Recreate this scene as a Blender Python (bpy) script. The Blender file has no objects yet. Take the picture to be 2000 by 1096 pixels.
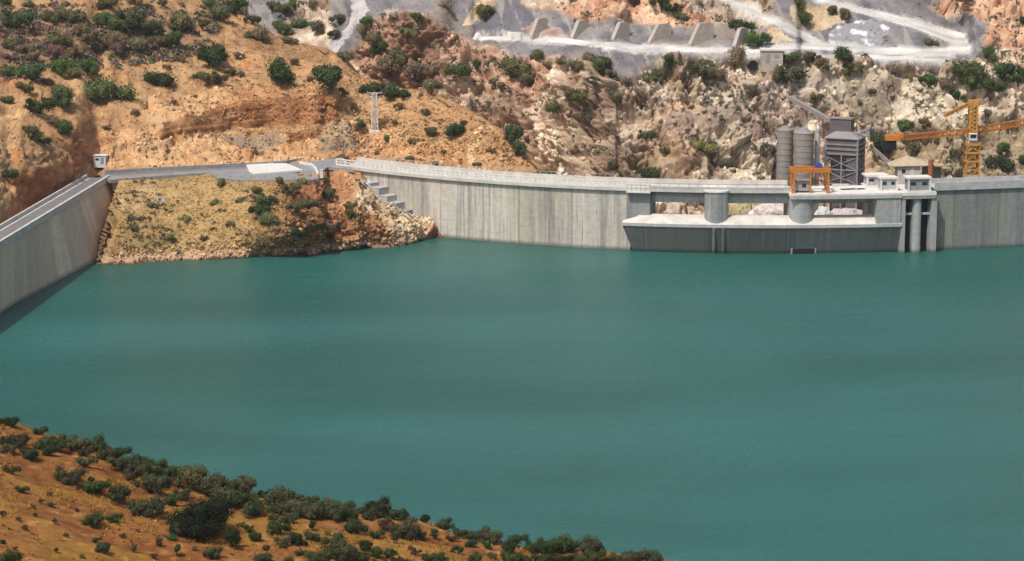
import bpy, math, random
import numpy as np
from mathutils import Vector
from mathutils.bvhtree import BVHTree

# ------------------------------------------------------------ camera, sky, sun
scene = bpy.context.scene
COL = scene.collection
HC = 70.0                       # camera height above the lake (m)
PITCH = math.radians(10.66)
FPX = 5000.0                    # focal length in pixels of the 2000 px photograph
cam = bpy.data.cameras.new("camera")
cam.sensor_width = 36.0
cam.lens = 90.0
cam.clip_start = 1.0
cam.clip_end = 6000.0
camo = bpy.data.objects.new("camera", cam)
camo.location = (0, 0, HC)
camo.rotation_euler = (math.pi / 2 - PITCH, 0, 0)
COL.objects.link(camo)
scene.camera = camo

SUN_EL = math.radians(57)
SUN_DIR = Vector((-0.57, -0.82, 0)).normalized()       # horizontal direction towards the sun
world = bpy.data.worlds.new("World")
scene.world = world
world.use_nodes = True
wn = world.node_tree.nodes
wl = world.node_tree.links
wn.clear()
wo = wn.new("ShaderNodeOutputWorld")
bg = wn.new("ShaderNodeBackground")
sky = wn.new("ShaderNodeTexSky")
sky.sky_type = 'NISHITA'
sky.sun_disc = False
sky.sun_elevation = SUN_EL
sky.sun_rotation = math.atan2(SUN_DIR.x, SUN_DIR.y)
sky.air_density = 1.0
sky.dust_density = 3.5
sky.ozone_density = 0.4
bg.inputs['Strength'].default_value = 0.13
wl.new(sky.outputs[0], bg.inputs[0])
wl.new(bg.outputs[0], wo.inputs[0])
sun = bpy.data.lights.new("sun", 'SUN')
sun.energy = 3.5
sun.angle = math.radians(0.53)
sun.color = (1.0, 0.955, 0.88)
suno = bpy.data.objects.new("sun", sun)
sd = Vector((SUN_DIR.x * math.cos(SUN_EL), SUN_DIR.y * math.cos(SUN_EL), math.sin(SUN_EL)))
suno.rotation_euler = sd.to_track_quat('Z', 'Y').to_euler()
suno.location = (-200, 100, 300)
COL.objects.link(suno)
scene.view_settings.view_transform = 'Standard'
scene.view_settings.look = 'None'
scene.view_settings.exposure = 0.0
scene.view_settings.gamma = 1.0
scene.render.engine = 'CYCLES'
scene.cycles.max_bounces = 6

# ------------------------------------------------------------ small helpers
CP, SP = math.cos(PITCH), math.sin(PITCH)
R = random.Random(7)


def ray(px, py):
    u = (px - 1000.0) / FPX
    v = (548.0 - py) / FPX
    return u, CP + v * SP, -SP + v * CP


def at_z(px, py, z=0.0):
    dx, dy, dz = ray(px, py)
    t = (z - HC) / dz
    return Vector((dx * t, dy * t, z))


def at_y(px, py, y):
    dx, dy, dz = ray(px, py)
    t = y / dy
    return Vector((dx * t, y, HC + dz * t))


def proj(p):
    x, y, z = p
    zc = y * CP + (HC - z) * SP
    yc = y * SP + (z - HC) * CP
    return 1000 + FPX * x / zc, 548 - FPX * yc / zc


def hexc(h):
    c = [int(h[i:i + 2], 16) / 255 for i in (0, 2, 4)]
    return np.array([x / 12.92 if x <= .04045 else ((x + .055) / 1.055) ** 2.4 for x in c])


def link(o, parent=None):
    COL.objects.link(o)
    if parent is not None:
        o.parent = parent
    return o


def tag(o, label=None, cat=None, group=None, kind=None):
    if label: o["label"] = label
    if cat: o["category"] = cat
    if group: o["group"] = group
    if kind: o["kind"] = kind
    return o


def empty(name, loc, label, cat, group=None, rz=0):
    o = bpy.data.objects.new(name, None)
    o.location = loc
    o.rotation_euler = (0, 0, rz)
    o.empty_display_size = 0.3
    COL.objects.link(o)
    return tag(o, label, cat, group)


class MB:
    """collects simple shapes and links them as one mesh object"""
    def __init__(self):
        self.v = []
        self.f = []

    def add(self, vs, fs):
        n = len(self.v)
        self.v += [tuple(p) for p in vs]
        self.f += [tuple(i + n for i in f) for f in fs]
        return self

    def box(self, c, s, rz=0.0, taper=1.0):
        cx, cy, cz = c
        hx, hy, hz = s[0] / 2, s[1] / 2, s[2] / 2
        cr, sr = math.cos(rz), math.sin(rz)
        vs = []
        for z, k in ((-hz, 1.0), (hz, taper)):
            for x, y in ((-hx, -hy), (hx, -hy), (hx, hy), (-hx, hy)):
                x *= k; y *= k
                vs.append((cx + x * cr - y * sr, cy + x * sr + y * cr, cz + z))
        return self.add(vs, [(3, 2, 1, 0), (4, 5, 6, 7), (0, 1, 5, 4), (1, 2, 6, 5), (2, 3, 7, 6), (3, 0, 4, 7)])

    def bar(self, a, b, w, h=None):
        a = Vector(a); b = Vector(b)
        h = h or w
        d = (b - a)
        if d.length < 1e-6: return self
        d.normalize()
        up = Vector((0, 0, 1)) if abs(d.z) < .95 else Vector((0, 1, 0))
        s = d.cross(up).normalized() * (w / 2)
        t = s.cross(d).normalized() * (h / 2)
        vs = [a - s - t, a + s - t, a + s + t, a - s + t, b - s - t, b + s - t, b + s + t, b - s + t]
        return self.add(vs, [(0, 1, 2, 3), (7, 6, 5, 4), (0, 4, 5, 1), (1, 5, 6, 2), (2, 6, 7, 3), (3, 7, 4, 0)])

    def tube(self, a, b, r0, r1=None, n=12, cap=True):
        a = Vector(a); b = Vector(b)
        r1 = r0 if r1 is None else r1
        d = (b - a).normalized()
        up = Vector((0, 0, 1)) if abs(d.z) < .95 else Vector((0, 1, 0))
        s = d.cross(up).normalized()
        t = d.cross(s).normalized()
        vs = []
        for p, r in ((a, r0), (b, r1)):
            for i in range(n):
                an = 2 * math.pi * i / n
                vs.append(p + s * (r * math.cos(an)) + t * (r * math.sin(an)))
        fs = [(i, (i + 1) % n, n + (i + 1) % n, n + i) for i in range(n)]
        if cap:
            fs += [tuple(range(n - 1, -1, -1)), tuple(range(n, 2 * n))]
        return self.add(vs, fs)

    def prism(self, pts, z0, z1):
        n = len(pts)
        vs = [(x, y, z0) for x, y in pts] + [(x, y, z1) for x, y in pts]
        return self.add(vs, [(i, (i + 1) % n, n + (i + 1) % n, n + i) for i in range(n)]
                        + [tuple(range(n - 1, -1, -1)), tuple(range(n, 2 * n))])

    def build(self, name, mat, parent=None, origin=None, bevel=0, smooth=False):
        me = bpy.data.meshes.new(name)
        if origin is not None:
            o0 = Vector(origin)
            vs = [tuple(Vector(p) - o0) for p in self.v]
        else:
            vs = self.v
        me.from_pydata(vs, [], self.f)
        me.update()
        fix_normals(me)
        if smooth:
            me.polygons.foreach_set('use_smooth', [True] * len(me.polygons))
        me.materials.append(mat)
        o = bpy.data.objects.new(name, me)
        if origin is not None and parent is None:
            o.location = origin
        if bevel:
            b = o.modifiers.new("bevel", 'BEVEL')
            b.width = bevel; b.segments = 1; b.limit_method = 'ANGLE'
        return link(o, parent)


import bmesh
def fix_normals(me):
    b = bmesh.new()
    b.from_mesh(me)
    bmesh.ops.recalc_face_normals(b, faces=b.faces)
    b.to_mesh(me)
    b.free()


# ------------------------------------------------------------ numpy noise
def _hash(ix, iy, iz, s=0):
    h = (ix.astype(np.int64) * 374761393 + iy.astype(np.int64) * 668265263 + iz.astype(np.int64) * 2147483647 + s * 1274126177) & 0xFFFFFFFF
    h = ((h ^ (h >> 13)) * 1274126177) & 0xFFFFFFFF
    h = ((h ^ (h >> 16)) * 2246822519) & 0xFFFFFFFF
    h = (h ^ (h >> 15)) & 0xFFFFFFFF
    return h.astype(np.float64) / 4294967295.0


def vnoise(x, y, z, s=0):
    xi = np.floor(x); yi = np.floor(y); zi = np.floor(z)
    fx = x - xi; fy = y - yi; fz = z - zi
    fx = fx * fx * (3 - 2 * fx); fy = fy * fy * (3 - 2 * fy); fz = fz * fz * (3 - 2 * fz)
    r = 0
    for a in (0, 1):
        wa = fx if a else 1 - fx
        for b in (0, 1):
            wb = fy if b else 1 - fy
            for c in (0, 1):
                wc = fz if c else 1 - fz
                r = r + wa * wb * wc * _hash(xi + a, yi + b, zi + c, s)
    return r * 2 - 1


def fbm(x, y, z, o=4, s=0, g=0.5):
    r = 0; a = 1.0; t = 0
    for i in range(o):
        r = r + a * vnoise(x, y, z, s + i); t += a
        a *= g
        x = x * 2.03 + 11.1; y = y * 2.03 + 3.7; z = z * 2.03 + 7.9
    return r / t * 1.6


def facets(x, y, z, s=0):
    """worley cells: returns faceted block height (-1..1), edge distance, cell random"""
    xi = np.floor(x); yi = np.floor(y); zi = np.floor(z)
    d1 = np.full(x.shape, 9.0); d2 = np.full(x.shape, 9.0)
    rid = np.zeros(x.shape); hh = np.zeros(x.shape)
    for a in (-1, 0, 1):
        for b in (-1, 0, 1):
            for c in (-1, 0, 1):
                cx = xi + a; cy = yi + b; cz = zi + c
                ox = cx + _hash(cx, cy, cz, s); oy = cy + _hash(cx, cy, cz, s + 1); oz = cz + _hash(cx, cy, cz, s + 2)
                d = np.sqrt((x - ox) ** 2 + (y - oy) ** 2 + (z - oz) ** 2)
                r = _hash(cx, cy, cz, s + 3)
                tx = _hash(cx, cy, cz, s + 4) - .5; ty = _hash(cx, cy, cz, s + 5) - .5; tz = _hash(cx, cy, cz, s + 6) - .5
                h = (r - .5) * 1.1 + 1.9 * (tx * (x - ox) + ty * (y - oy) + tz * (z - oz))
                n = d < d1
                d2 = np.where(n, d1, np.minimum(d2, d))
                rid = np.where(n, r, rid); hh = np.where(n, h, hh)
                d1 = np.where(n, d, d1)
    return hh, d2 - d1, rid


def inpoly(px, py, poly):
    r = np.zeros(px.shape, bool)
    n = len(poly)
    for i in range(n):
        x0, y0 = poly[i]; x1, y1 = poly[(i + 1) % n]
        if y0 == y1: continue
        c = ((py >= min(y0, y1)) & (py < max(y0, y1)))
        r ^= c & (px < (x1 - x0) * (py - y0) / (y1 - y0) + x0)
    return r


def blur(a, k):
    if k < 1: return a
    for ax in (0, 1):
        for _ in range(2):
            p = np.pad(a, [(k + 1, k) if i == ax else (0, 0) for i in (0, 1)], mode='edge')
            c = np.cumsum(p, axis=ax)
            if ax == 0: a = (c[2 * k + 1:] - c[:-(2 * k + 1)]) / (2 * k + 1)
            else: a = (c[:, 2 * k + 1:] - c[:, :-(2 * k + 1)]) / (2 * k + 1)
    return a


# ------------------------------------------------------------ node materials
def newmat(name):
    m = bpy.data.materials.new(name)
    m.use_nodes = True
    nt = m.node_tree
    b = nt.nodes['Principled BSDF']
    b.inputs['Specular IOR Level'].default_value = 0.25
    b.inputs['Roughness'].default_value = 0.85
    return m, nt, b


def nnode(nt, t, **k):
    n = nt.nodes.new(t)
    for a, v in k.items():
        setattr(n, a, v)
    return n


def noise_node(nt, vec, scale, detail=4, rough=.6):
    n = nnode(nt, "ShaderNodeTexNoise")
    n.inputs['Scale'].default_value = scale
    n.inputs['Detail'].default_value = detail
    n.inputs['Roughness'].default_value = rough
    if vec is not None: nt.links.new(vec, n.inputs['Vector'])
    return n.outputs['Fac']


def maprange(nt, v, a, b, c, d):
    n = nnode(nt, "ShaderNodeMapRange")
    nt.links.new(v, n.inputs[0])
    for i, x in enumerate((a, b, c, d)): n.inputs[i + 1].default_value = x
    return n.outputs[0]


def mul_color(nt, col, fac):
    n = nnode(nt, "ShaderNodeVectorMath", operation='SCALE')
    nt.links.new(col, n.inputs[0]); nt.links.new(fac, n.inputs['Scale'])
    return n.outputs[0]


def mixc(nt, fac, a, b):
    n = nnode(nt, "ShaderNodeMix", data_type='RGBA')
    nt.links.new(fac, n.inputs[0])
    for s, v in ((6, a), (7, b)):
        if isinstance(v, (tuple, list, np.ndarray)): n.inputs[s].default_value = (*v[:3], 1)
        else: nt.links.new(v, n.inputs[s])
    return n.outputs[2]


def bump(nt, b, h, dist, strength=1.0):
    n = nnode(nt, "ShaderNodeBump")
    n.inputs['Distance'].default_value = dist
    n.inputs['Strength'].default_value = strength
    nt.links.new(h, n.inputs['Height'])
    nt.links.new(n.outputs[0], b.inputs['Normal'])


def coords(nt, kind='Object', scale=None):
    t = nnode(nt, "ShaderNodeTexCoord")
    v = t.outputs[kind]
    if scale:
        m = nnode(nt, "ShaderNodeMapping")
        m.inputs['Scale'].default_value = scale
        nt.links.new(v, m.inputs[0]); v = m.outputs[0]
    return v


def plain(name, c, rough=.7, var=.18, nscale=1.2, metal=0.0, bumpd=0.0):
    m, nt, b = newmat(name)
    v = coords(nt)
    f = noise_node(nt, v, nscale, 5, .65)
    k = maprange(nt, f, .3, .7, 1 - var, 1 + var)
    rgb = nnode(nt, "ShaderNodeRGB"); rgb.outputs[0].default_value = (*c, 1)
    nt.links.new(mul_color(nt, rgb.outputs[0], k), b.inputs['Base Color'])
    b.inputs['Roughness'].default_value = rough
    b.inputs['Metallic'].default_value = metal
    if bumpd: bump(nt, b, noise_node(nt, v, nscale * 4, 4), bumpd)
    return m


def attr_mat(name, grain=.22, gscale=3.0, bumpd=.12, rough=.95):
    m, nt, b = newmat(name)
    a = nnode(nt, "ShaderNodeAttribute", attribute_name="albedo")
    v = coords(nt)
    f = noise_node(nt, v, gscale, 6, .7)
    k = maprange(nt, f, .3, .7, 1 - grain, 1 + grain)
    nt.links.new(mul_color(nt, a.outputs['Color'], k), b.inputs['Base Color'])
    b.inputs['Roughness'].default_value = rough
    b.inputs['Specular IOR Level'].default_value = .1
    if bumpd: bump(nt, b, f, bumpd)
    return m


def concrete(name, c, dark=(.10, .10, .09), light=None, streak=.5, uv=True, panels=9.0, warm=None):
    """poured concrete: UV is metres along the wall / metres up, stains run down it"""
    m, nt, b = newmat(name)
    base = nnode(nt, "ShaderNodeRGB"); base.outputs[0].default_value = (*c, 1)
    col = base.outputs[0]
    if uv:
        tc = nnode(nt, "ShaderNodeTexCoord")
        sep = nnode(nt, "ShaderNodeSeparateXYZ"); nt.links.new(tc.outputs['UV'], sep.inputs[0])
        def mapped(sx, sy, off=0.0):
            mp = nnode(nt, "ShaderNodeMapping"); mp.inputs['Scale'].default_value = (sx, sy, 1)
            mp.inputs['Location'].default_value = (off, off, 0)
            nt.links.new(tc.outputs['UV'], mp.inputs[0]); return mp.outputs[0]
        # whole panels of slightly different age
        dv = nnode(nt, "ShaderNodeMath", operation='DIVIDE'); nt.links.new(sep.outputs[0], dv.inputs[0]); dv.inputs[1].default_value = panels
        fl = nnode(nt, "ShaderNodeMath", operation='FLOOR'); nt.links.new(dv.outputs[0], fl.inputs[0])
        wnz = nnode(nt, "ShaderNodeTexWhiteNoise", noise_dimensions='1D'); nt.links.new(fl.outputs[0], wnz.inputs['W'])
        k = maprange(nt, wnz.outputs['Value'], 0, 1, .80, 1.12)
        col = mul_color(nt, col, k)
        if warm is not None:
            w = noise_node(nt, mapped(.12, .05, 5), 1.0, 3)
            col = mixc(nt, maprange(nt, w, .45, .62, 0, .7), col, warm)
        # broad and narrow vertical stains
        s1 = noise_node(nt, mapped(.45, .035), 1.0, 3, .55)
        col = mixc(nt, maprange(nt, s1, .50, .64, 0, streak), col, dark)
        s2 = noise_node(nt, mapped(2.4, .07, 3), 1.0, 3, .6)
        col = mixc(nt, maprange(nt, s2, .55, .68, 0, streak), col, dark)
        s3 = noise_node(nt, mapped(1.6, .05, 9), 1.0, 2, .6)
        col = mixc(nt, maprange(nt, s3, .56, .7, 0, .5), col, light if light is not None else tuple(min(.8, x * 1.35) for x in c))
        # joints between pours
        fr = nnode(nt, "ShaderNodeMath", operation='FRACT'); nt.links.new(dv.outputs[0], fr.inputs[0])
        pj = nnode(nt, "ShaderNodeMath", operation='LESS_THAN'); nt.links.new(fr.outputs[0], pj.inputs[0]); pj.inputs[1].default_value = .035
        pk = nnode(nt, "ShaderNodeMath", operation='MULTIPLY'); nt.links.new(pj.outputs[0], pk.inputs[0]); pk.inputs[1].default_value = .55
        col = mixc(nt, pk.outputs[0], col, dark)
        lz = nnode(nt, "ShaderNodeMath", operation='DIVIDE'); nt.links.new(sep.outputs[1], lz.inputs[0]); lz.inputs[1].default_value = 1.45
        lf = nnode(nt, "ShaderNodeMath", operation='FRACT'); nt.links.new(lz.outputs[0], lf.inputs[0])
        lj = nnode(nt, "ShaderNodeMath", operation='LESS_THAN'); nt.links.new(lf.outputs[0], lj.inputs[0]); lj.inputs[1].default_value = .1
        br = noise_node(nt, mapped(.3, 1.2, 2), 1.0, 3)
        lk = nnode(nt, "ShaderNodeMath", operation='MULTIPLY'); nt.links.new(lj.outputs[0], lk.inputs[0]); nt.links.new(maprange(nt, br, .4, .6, 0, .2), lk.inputs[1])
        col = mixc(nt, lk.outputs[0], col, dark)
        # wet band just above the water
        wet = maprange(nt, sep.outputs[1], .15, .7, .75, 0)
        col = mixc(nt, wet, col, tuple(x * .5 for x in dark))
    v = coords(nt)
    f = noise_node(nt, v, 1.3, 6, .7)
    col = mul_color(nt, col, maprange(nt, f, .3, .7, .84, 1.14))
    nt.links.new(col, b.inputs['Base Color'])
    bump(nt, b, noise_node(nt, v, 5, 4), .04)
    return m


M = {}
M['terrain'] = attr_mat('rock_and_soil')
M['rubble'] = attr_mat('loose_rock', .15, 6.0, .05)
M['leaf'] = None
M['dam_conc'] = concrete('dam_concrete', (.52, .475, .415), dark=(.19, .175, .16), light=(.70, .67, .61), warm=(.46, .42, .33), streak=.65)
M['dam_right'] = concrete('dam_concrete_grey', (.225, .24, .235), dark=(.11, .12, .125), light=(.31, .32, .31), warm=(.24, .24, .17), panels=7.5)
M['sill'] = concrete('spillway_concrete', (.155, .165, .155), dark=(.10, .11, .105), light=(.27, .28, .26), streak=.4, panels=13)
M['side'] = concrete('side_dam_concrete', (.74, .58, .40), dark=(.50, .40, .28), light=(.78, .64, .47), streak=.45, panels=6)
M['pale'] = plain('pale_concrete', (.52, .49, .44), .85, .2, .6, bumpd=.02)
M['ledge'] = plain('weathered_ledge', (.56, .53, .48), .85, .2, .5, bumpd=.02)
M['white'] = plain('white_concrete', (.66, .63, .58), .8, .14, .5)
M['conc'] = plain('grey_concrete', (.40, .40, .39), .85, .2, .7, bumpd=.03)
M['concd'] = plain('weathered_concrete', (.27, .26, .25), .9, .25, .8, bumpd=.03)
M['asphalt'] = plain('asphalt', (.25, .245, .245), .9, .2, .4)
M['asphaltd'] = plain('worn_asphalt', (.18, .17, .165), .9, .12, .4)
M['orange'] = plain('orange_paint', (.52, .18, .03), .5, .2, 1.5)
M['orange2'] = plain('yellow_orange_paint', (.50, .235, .05), .5, .25, 1.5)
M['blue'] = plain('blue_paint', (.05, .09, .28), .5, .1, 1)
M['dark'] = plain('dark_void', (.012, .014, .02), .9, .1, 1)
M['steel'] = plain('galvanised_steel', (.34, .34, .36), .5, .15, 2, metal=.3)
M['silo'] = plain('silo_metal', (.29, .255, .22), .6, .18, .5, metal=.1)
M['plant'] = plain('plant_cladding', (.13, .11, .115), .7, .2, .5)
M['plantl'] = plain('plant_roof', (.25, .225, .22), .7, .15, .5)
M['tanroof'] = plain('thatch_roof', (.42, .34, .24), .95, .2, 1.2)
M['red'] = plain('red_paint', (.40, .07, .04), .6, .2, 1)
M['glass'] = plain('dark_glass', (.03, .035, .045), .2, .1, 1)
M['bark'] = plain('bark', (.09, .07, .055), .95, .3, 6)

# ------------------------------------------------------------ leaves
def leaf_mat():
    m, nt, b = newmat('foliage')
    oi = nnode(nt, "ShaderNodeObjectInfo")
    a = nnode(nt, "ShaderNodeAttribute", attribute_name="tone")
    col = mul_color(nt, oi.outputs['Color'], maprange(nt, a.outputs['Fac'], 0, 1, .55, 1.6))
    nt.links.new(col, b.inputs['Base Color'])
    b.inputs['Roughness'].default_value = .8
    b.inputs['Specular IOR Level'].default_value = .12
    return m


M['leaf'] = leaf_mat()

# ------------------------------------------------------------ terrain sheets
TERRAIN = []


def grid_mesh(name, P, colr, label_kind='structure', smooth=False):
    nr, nc = P.shape[:2]
    me = bpy.data.meshes.new(name)
    idx = np.arange(nr * nc).reshape(nr, nc)
    q = np.stack([idx[:-1, :-1], idx[:-1, 1:], idx[1:, 1:], idx[1:, :-1]], -1).reshape(-1, 4)
    me.vertices.add(nr * nc)
    me.vertices.foreach_set('co', P.reshape(-1))
    me.loops.add(len(q) * 4)
    me.loops.foreach_set('vertex_index', q.reshape(-1))
    me.polygons.add(len(q))
    me.polygons.foreach_set('loop_start', np.arange(len(q)) * 4)
    me.polygons.foreach_set('loop_total', np.full(len(q), 4))
    me.update(calc_edges=True)
    at = me.color_attributes.new("albedo", 'FLOAT_COLOR', 'POINT')
    c4 = np.ones((nr * nc, 4)); c4[:, :3] = np.clip(colr.reshape(-1, 3), 0.01, .78)
    at.data.foreach_set('color', c4.reshape(-1))
    if smooth:
        me.polygons.foreach_set('use_smooth', [True] * len(q))
    me.materials.append(M['terrain'])
    o = bpy.data.objects.new(name, me)
    link(o)
    tag(o, kind=label_kind)
    TERRAIN.append(BVHTree.FromPolygons([tuple(p) for p in P.reshape(-1, 3)], [tuple(f) for f in q.tolist()]))
    return o


def hit(px, py):
    d = Vector(ray(px, py)).normalized()
    best = None
    for t in TERRAIN:
        r = t.ray_cast(Vector((0, 0, HC)), d)
        if r[0] is not None and (best is None or r[3] < best[1]):
            best = (r[0], r[3], r[1])
    return best


def drop(x, y, z=90.0):
    best = None
    for t in TERRAIN:
        r = t.ray_cast(Vector((x, y, z)), Vector((0, 0, -1)))
        if r[0] is not None and (best is None or r[0].z > best.z):
            best = r[0]
    return best


def pxcols(a, b, i0=-40, i1=2040, step=3.0, out=14.0):
    l = np.arange(a, i0, out) if a < i0 else np.array([])
    m = np.arange(max(a, i0), min(b, i1), step)
    r = np.arange(min(b, i1), b + out, out) if b > i1 else np.array([b])
    return np.concatenate([l, m, r])


def integrate(PX, PY, Y0, Z0, SL):
    """walk every column up its own slope profile; SL in degrees"""
    nr, nc = PX.shape
    u = (PX - 1000) / FPX; v = (548 - PY) / FPX
    m = (SP - v * CP) / (CP + v * SP)
    Y = np.zeros((nr, nc)); Z = np.zeros((nr, nc))
    Y[0] = Y0; Z[0] = HC - m[0] * Y0
    T = np.tan(np.radians(SL))
    for r in range(1, nr):
        t = T[r]
        Y[r] = (HC - Z[r - 1] + t * Y[r - 1]) / (m[r] + t)
        Z[r] = HC - m[r] * Y[r]
    X = u / (CP + v * SP) * Y
    return np.stack([X, Y, Z], -1)


def normals(P):
    a = np.gradient(P, axis=1); b = np.gradient(P, axis=0)
    n = np.cross(a, b)
    n /= (np.linalg.norm(n, axis=-1, keepdims=True) + 1e-9)
    n[n[..., 1] > 0.3] *= -1
    return n


def lerp(a, b, t):
    return a + (b - a) * t[..., None]


def sm(x, a, b):
    t = np.clip((x - a) / (b - a + 0.0), 0, 1)
    return t * t * (3 - 2 * t)


def rock_disp(P, seed, sc=1.0, shear=.5):
    x, y, z = P[..., 0] / sc, P[..., 1] / sc, P[..., 2] / sc
    wx = fbm(x / 5, y / 5, z / 5, 3, seed) * 1.2
    wz = fbm(x / 5, y / 5, z / 5, 3, seed + 9) * 1.2
    xs = x + wx + shear * z; zs = z + wz - shear * .4 * x
    h1, e1, r1 = facets(xs / 5.6, y / 5.6, zs / 6.5, seed)
    h2, e2, r2 = facets(xs / 2.0, y / 2.0, zs / 1.4, seed + 20)
    h3, e3, r3 = facets(xs / .85, y / .85, zs / .6, seed + 40)
    big = fbm(x / 14, y / 14, z / 14, 3, seed + 60)
    h4, e4, r4 = facets(xs / .42, y / .42, zs / .34, seed + 80)
    d = big * 2.4 + h1 * 2.0 + h2 * .7 + h3 * .4 + h4 * .22 - .5 * np.clip(.14 - e2, 0, .14) / .14 - .7 * np.clip(.10 - e1, 0, .10) / .10
    r3 = .6 * r3 + .4 * r4
    return d, r2, r3, e2, r1


def rock_colour(P, c_mid, c_lo, c_hi, r2, r3, e2, seed, r1=None):
    n = fbm(P[..., 0] / 9, P[..., 1] / 9, P[..., 2] / 7, 4, seed)
    f = np.clip(.5 + n * .45 + (r2 - .5) * .4 + (r3 - .5) * .35, 0, 1)
    if r1 is not None: f = np.clip(f + (r1 - .5) * .6, 0, 1)
    c = np.where((f < .5)[..., None], lerp(c_lo, c_mid, f * 2), lerp(c_mid, c_hi, f * 2 - 1))
    return c


H = hexc
# ---- 1. far rocky hillside above the dam
px = pxcols(-420, 2500, step=2.4)
nr = 330
bx = [-420, 600, 1000, 1150, 1250, 2500]
bot = np.interp(px, bx, [430, 430, 440, 480, 490, 490])
top = np.full(px.shape, -330.)
t = np.linspace(0, 1, nr)[:, None]
PX = np.repeat(px[None], nr, 0)
tt = np.where(t < .62, t / .62 * .80, .80 + (t - .62) / .38 * .20)     # denser rows inside the frame
tt = t ** 1.0
PY = bot[None] + (top - bot)[None] * tt
Y0 = np.interp(px, [-420, 300, 700, 1000, 1200, 1500, 1700, 2000, 2500], [480, 474, 462, 452, 438, 440, 442, 440, 436])
# boundary wobble so that edges of the soils are not ruled lines
wx = fbm(PX / 42, PY / 30, PX * 0, 5, 5, .65) * 13
wy = fbm(PX / 42, PY / 30, PX * 0 + 9, 5, 6, .65) * 10
QX, QY = PX + wx, PY + wy


def zone(poly, QX=QX, QY=QY):
    return inpoly(QX, QY, poly)


def band(pts, w, QX=PX, QY=PY):
    """distance to a polyline below w (w may grow along it)"""
    m = np.zeros(QX.shape)
    for i in range(len(pts) - 1):
        x0, y0 = pts[i][:2]; x1, y1 = pts[i + 1][:2]
        w0 = pts[i][2] if len(pts[i]) > 2 else w
        w1 = pts[i + 1][2] if len(pts[i + 1]) > 2 else w
        dx, dy = x1 - x0, y1 - y0
        s = np.clip(((QX - x0) * dx + (QY - y0) * dy) / (dx * dx + dy * dy), 0, 1)
        d = np.hypot(QX - x0 - s * dx, QY - y0 - s * dy)
        ww = w0 + (w1 - w0) * s
        m = np.maximum(m, np.clip(1.0 - (d - ww) / 2.5, 0, 1))
    return m


SCREE = [[(618, -330), (640, -20), (650, 40), (662, 110), (690, 100), (712, 40), (760, 22), (820, 28), (868, 48), (878, 62), (925, 82), (1000, 112), (1100, 118), (1180, 128), (1240, 160), (1262, 128), (1400, 106), (1480, 102), (1520, 98), (1520, 60), (1452, 30), (1400, 46), (1330, 48), (1240, 44), (1130, 38), (1082, 20), (1030, 22), (1010, -5), (1060, -60), (1100, -330)],
         [(500, -330), (610, -330), (600, -10), (560, 30), (520, 62), (476, 62), (470, 20), (500, -10)]]
SCREE2 = [(1500, 100), (1510, 60), (1500, 20), (1520, -10), (1500, -330), (1870, -330), (1890, 0), (1800, 10), (1850, 30), (1925, 35), (1930, 90), (1900, 120), (1830, 128), (1760, 124), (1640, 118), (1560, 112)]
ROCKY = [[(690, 60), (720, 32), (800, 28), (868, 44), (880, 90), (868, 150), (850, 185), (760, 178), (700, 150), (684, 100)]]
ORANGE_R = [[(1075, 26), (1130, 5), (1180, -30), (1330, -30), (1350, 20), (1390, 30), (1400, 44), (1330, 50), (1240, 46), (1130, 44)],
            [(1810, 5), (1900, -330), (2500, -330), (2500, 120), (1930, 90), (1925, 40), (1860, 28)]]
CUT_SMOOTH = [(1285, 215), (1330, 205), (1400, 200), (1460, 212), (1500, 235), (1488, 262), (1440, 262), (1400, 250), (1350, 262), (1300, 262), (1288, 240)]
PALE = [(1590, 150), (1650, 140), (1740, 138), (1830, 168), (1870, 200), (1850, 260), (1700, 262), (1660, 230), (1610, 215)]
PALE2 = [(1360, 262), (1500, 245), (1530, 330), (1520, 372), (1340, 362), (1380, 310)]
CHANNEL = [(1745, 130), (1770, 130), (1745, 185), (1722, 250), (1690, 252), (1715, 190)]
ROADS = [([(925, 73, 2), (1000, 76, 3), (1100, 80, 4), (1180, 88, 6), (1240, 95, 7), (1330, 98, 5), (1440, 97, 4), (1520, 92, 5), (1600, 90, 6), (1700, 97, 6), (1790, 103, 6), (1850, 101, 8), (1884, 91, 10), (1872, 76, 12), (1810, 54, 8), (1720, 30, 6), (1650, 12, 5), (1600, -4, 5), (1500, -45, 5)], 5),
         ([(1395, -16), (1440, 6), (1500, 35), (1560, 65), (1600, 84)], 5),
         ([(1580, 112), (1700, 112), (1850, 116)], 2.5)]
sl = np.full(PX.shape, 47.0)
sl += fbm(PX / 260, PY / 120, PX * 0, 3, 15) * 8
sl = np.where(PY < 100, 33, sl)
sl = np.where((PX > 1560) & (PY > 130) & (PY < 260), 56, sl)
sl = np.where((PX > 1000) & (PX < 1560) & (PY > 140) & (PY < 330), 60, sl)
for p in SCREE: sl = np.where(zone(p), 32, sl)
sl = np.where(zone(ROCKY[0]), 62, sl)
for p in ORANGE_R[:1]: sl = np.where(zone(p), 52, sl)
sl = np.where((PY < 84) & (PY > 44) & (PX > 1030) & (PX < 1500), 24, sl)
sl = np.where(zone([(1600, 88), (1640, 50), (1700, 38), (1790, 62), (1835, 84)]), 38, sl)
roadm = np.zeros(PX.shape)
for pts, w in ROADS: roadm = np.maximum(roadm, band(pts, w))
rb = np.zeros(PX.shape)
for pts, w in ROADS: rb = np.maximum(rb, band([(a[0], a[1], (a[2] if len(a) > 2 else w) + 2) for a in pts], w + 2))
sl = blur(sl, 4)
sl = sl * (1 - rb) + 8 * rb
sl = np.where((PY < 118) & (PY > 100) & (PX > 1560) & (PX < 1900), 10, sl)
sl = np.where(PY < -120, 20, sl)
P = integrate(PX, PY, Y0, None, blur(sl, 1))
N = normals(P)
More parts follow.
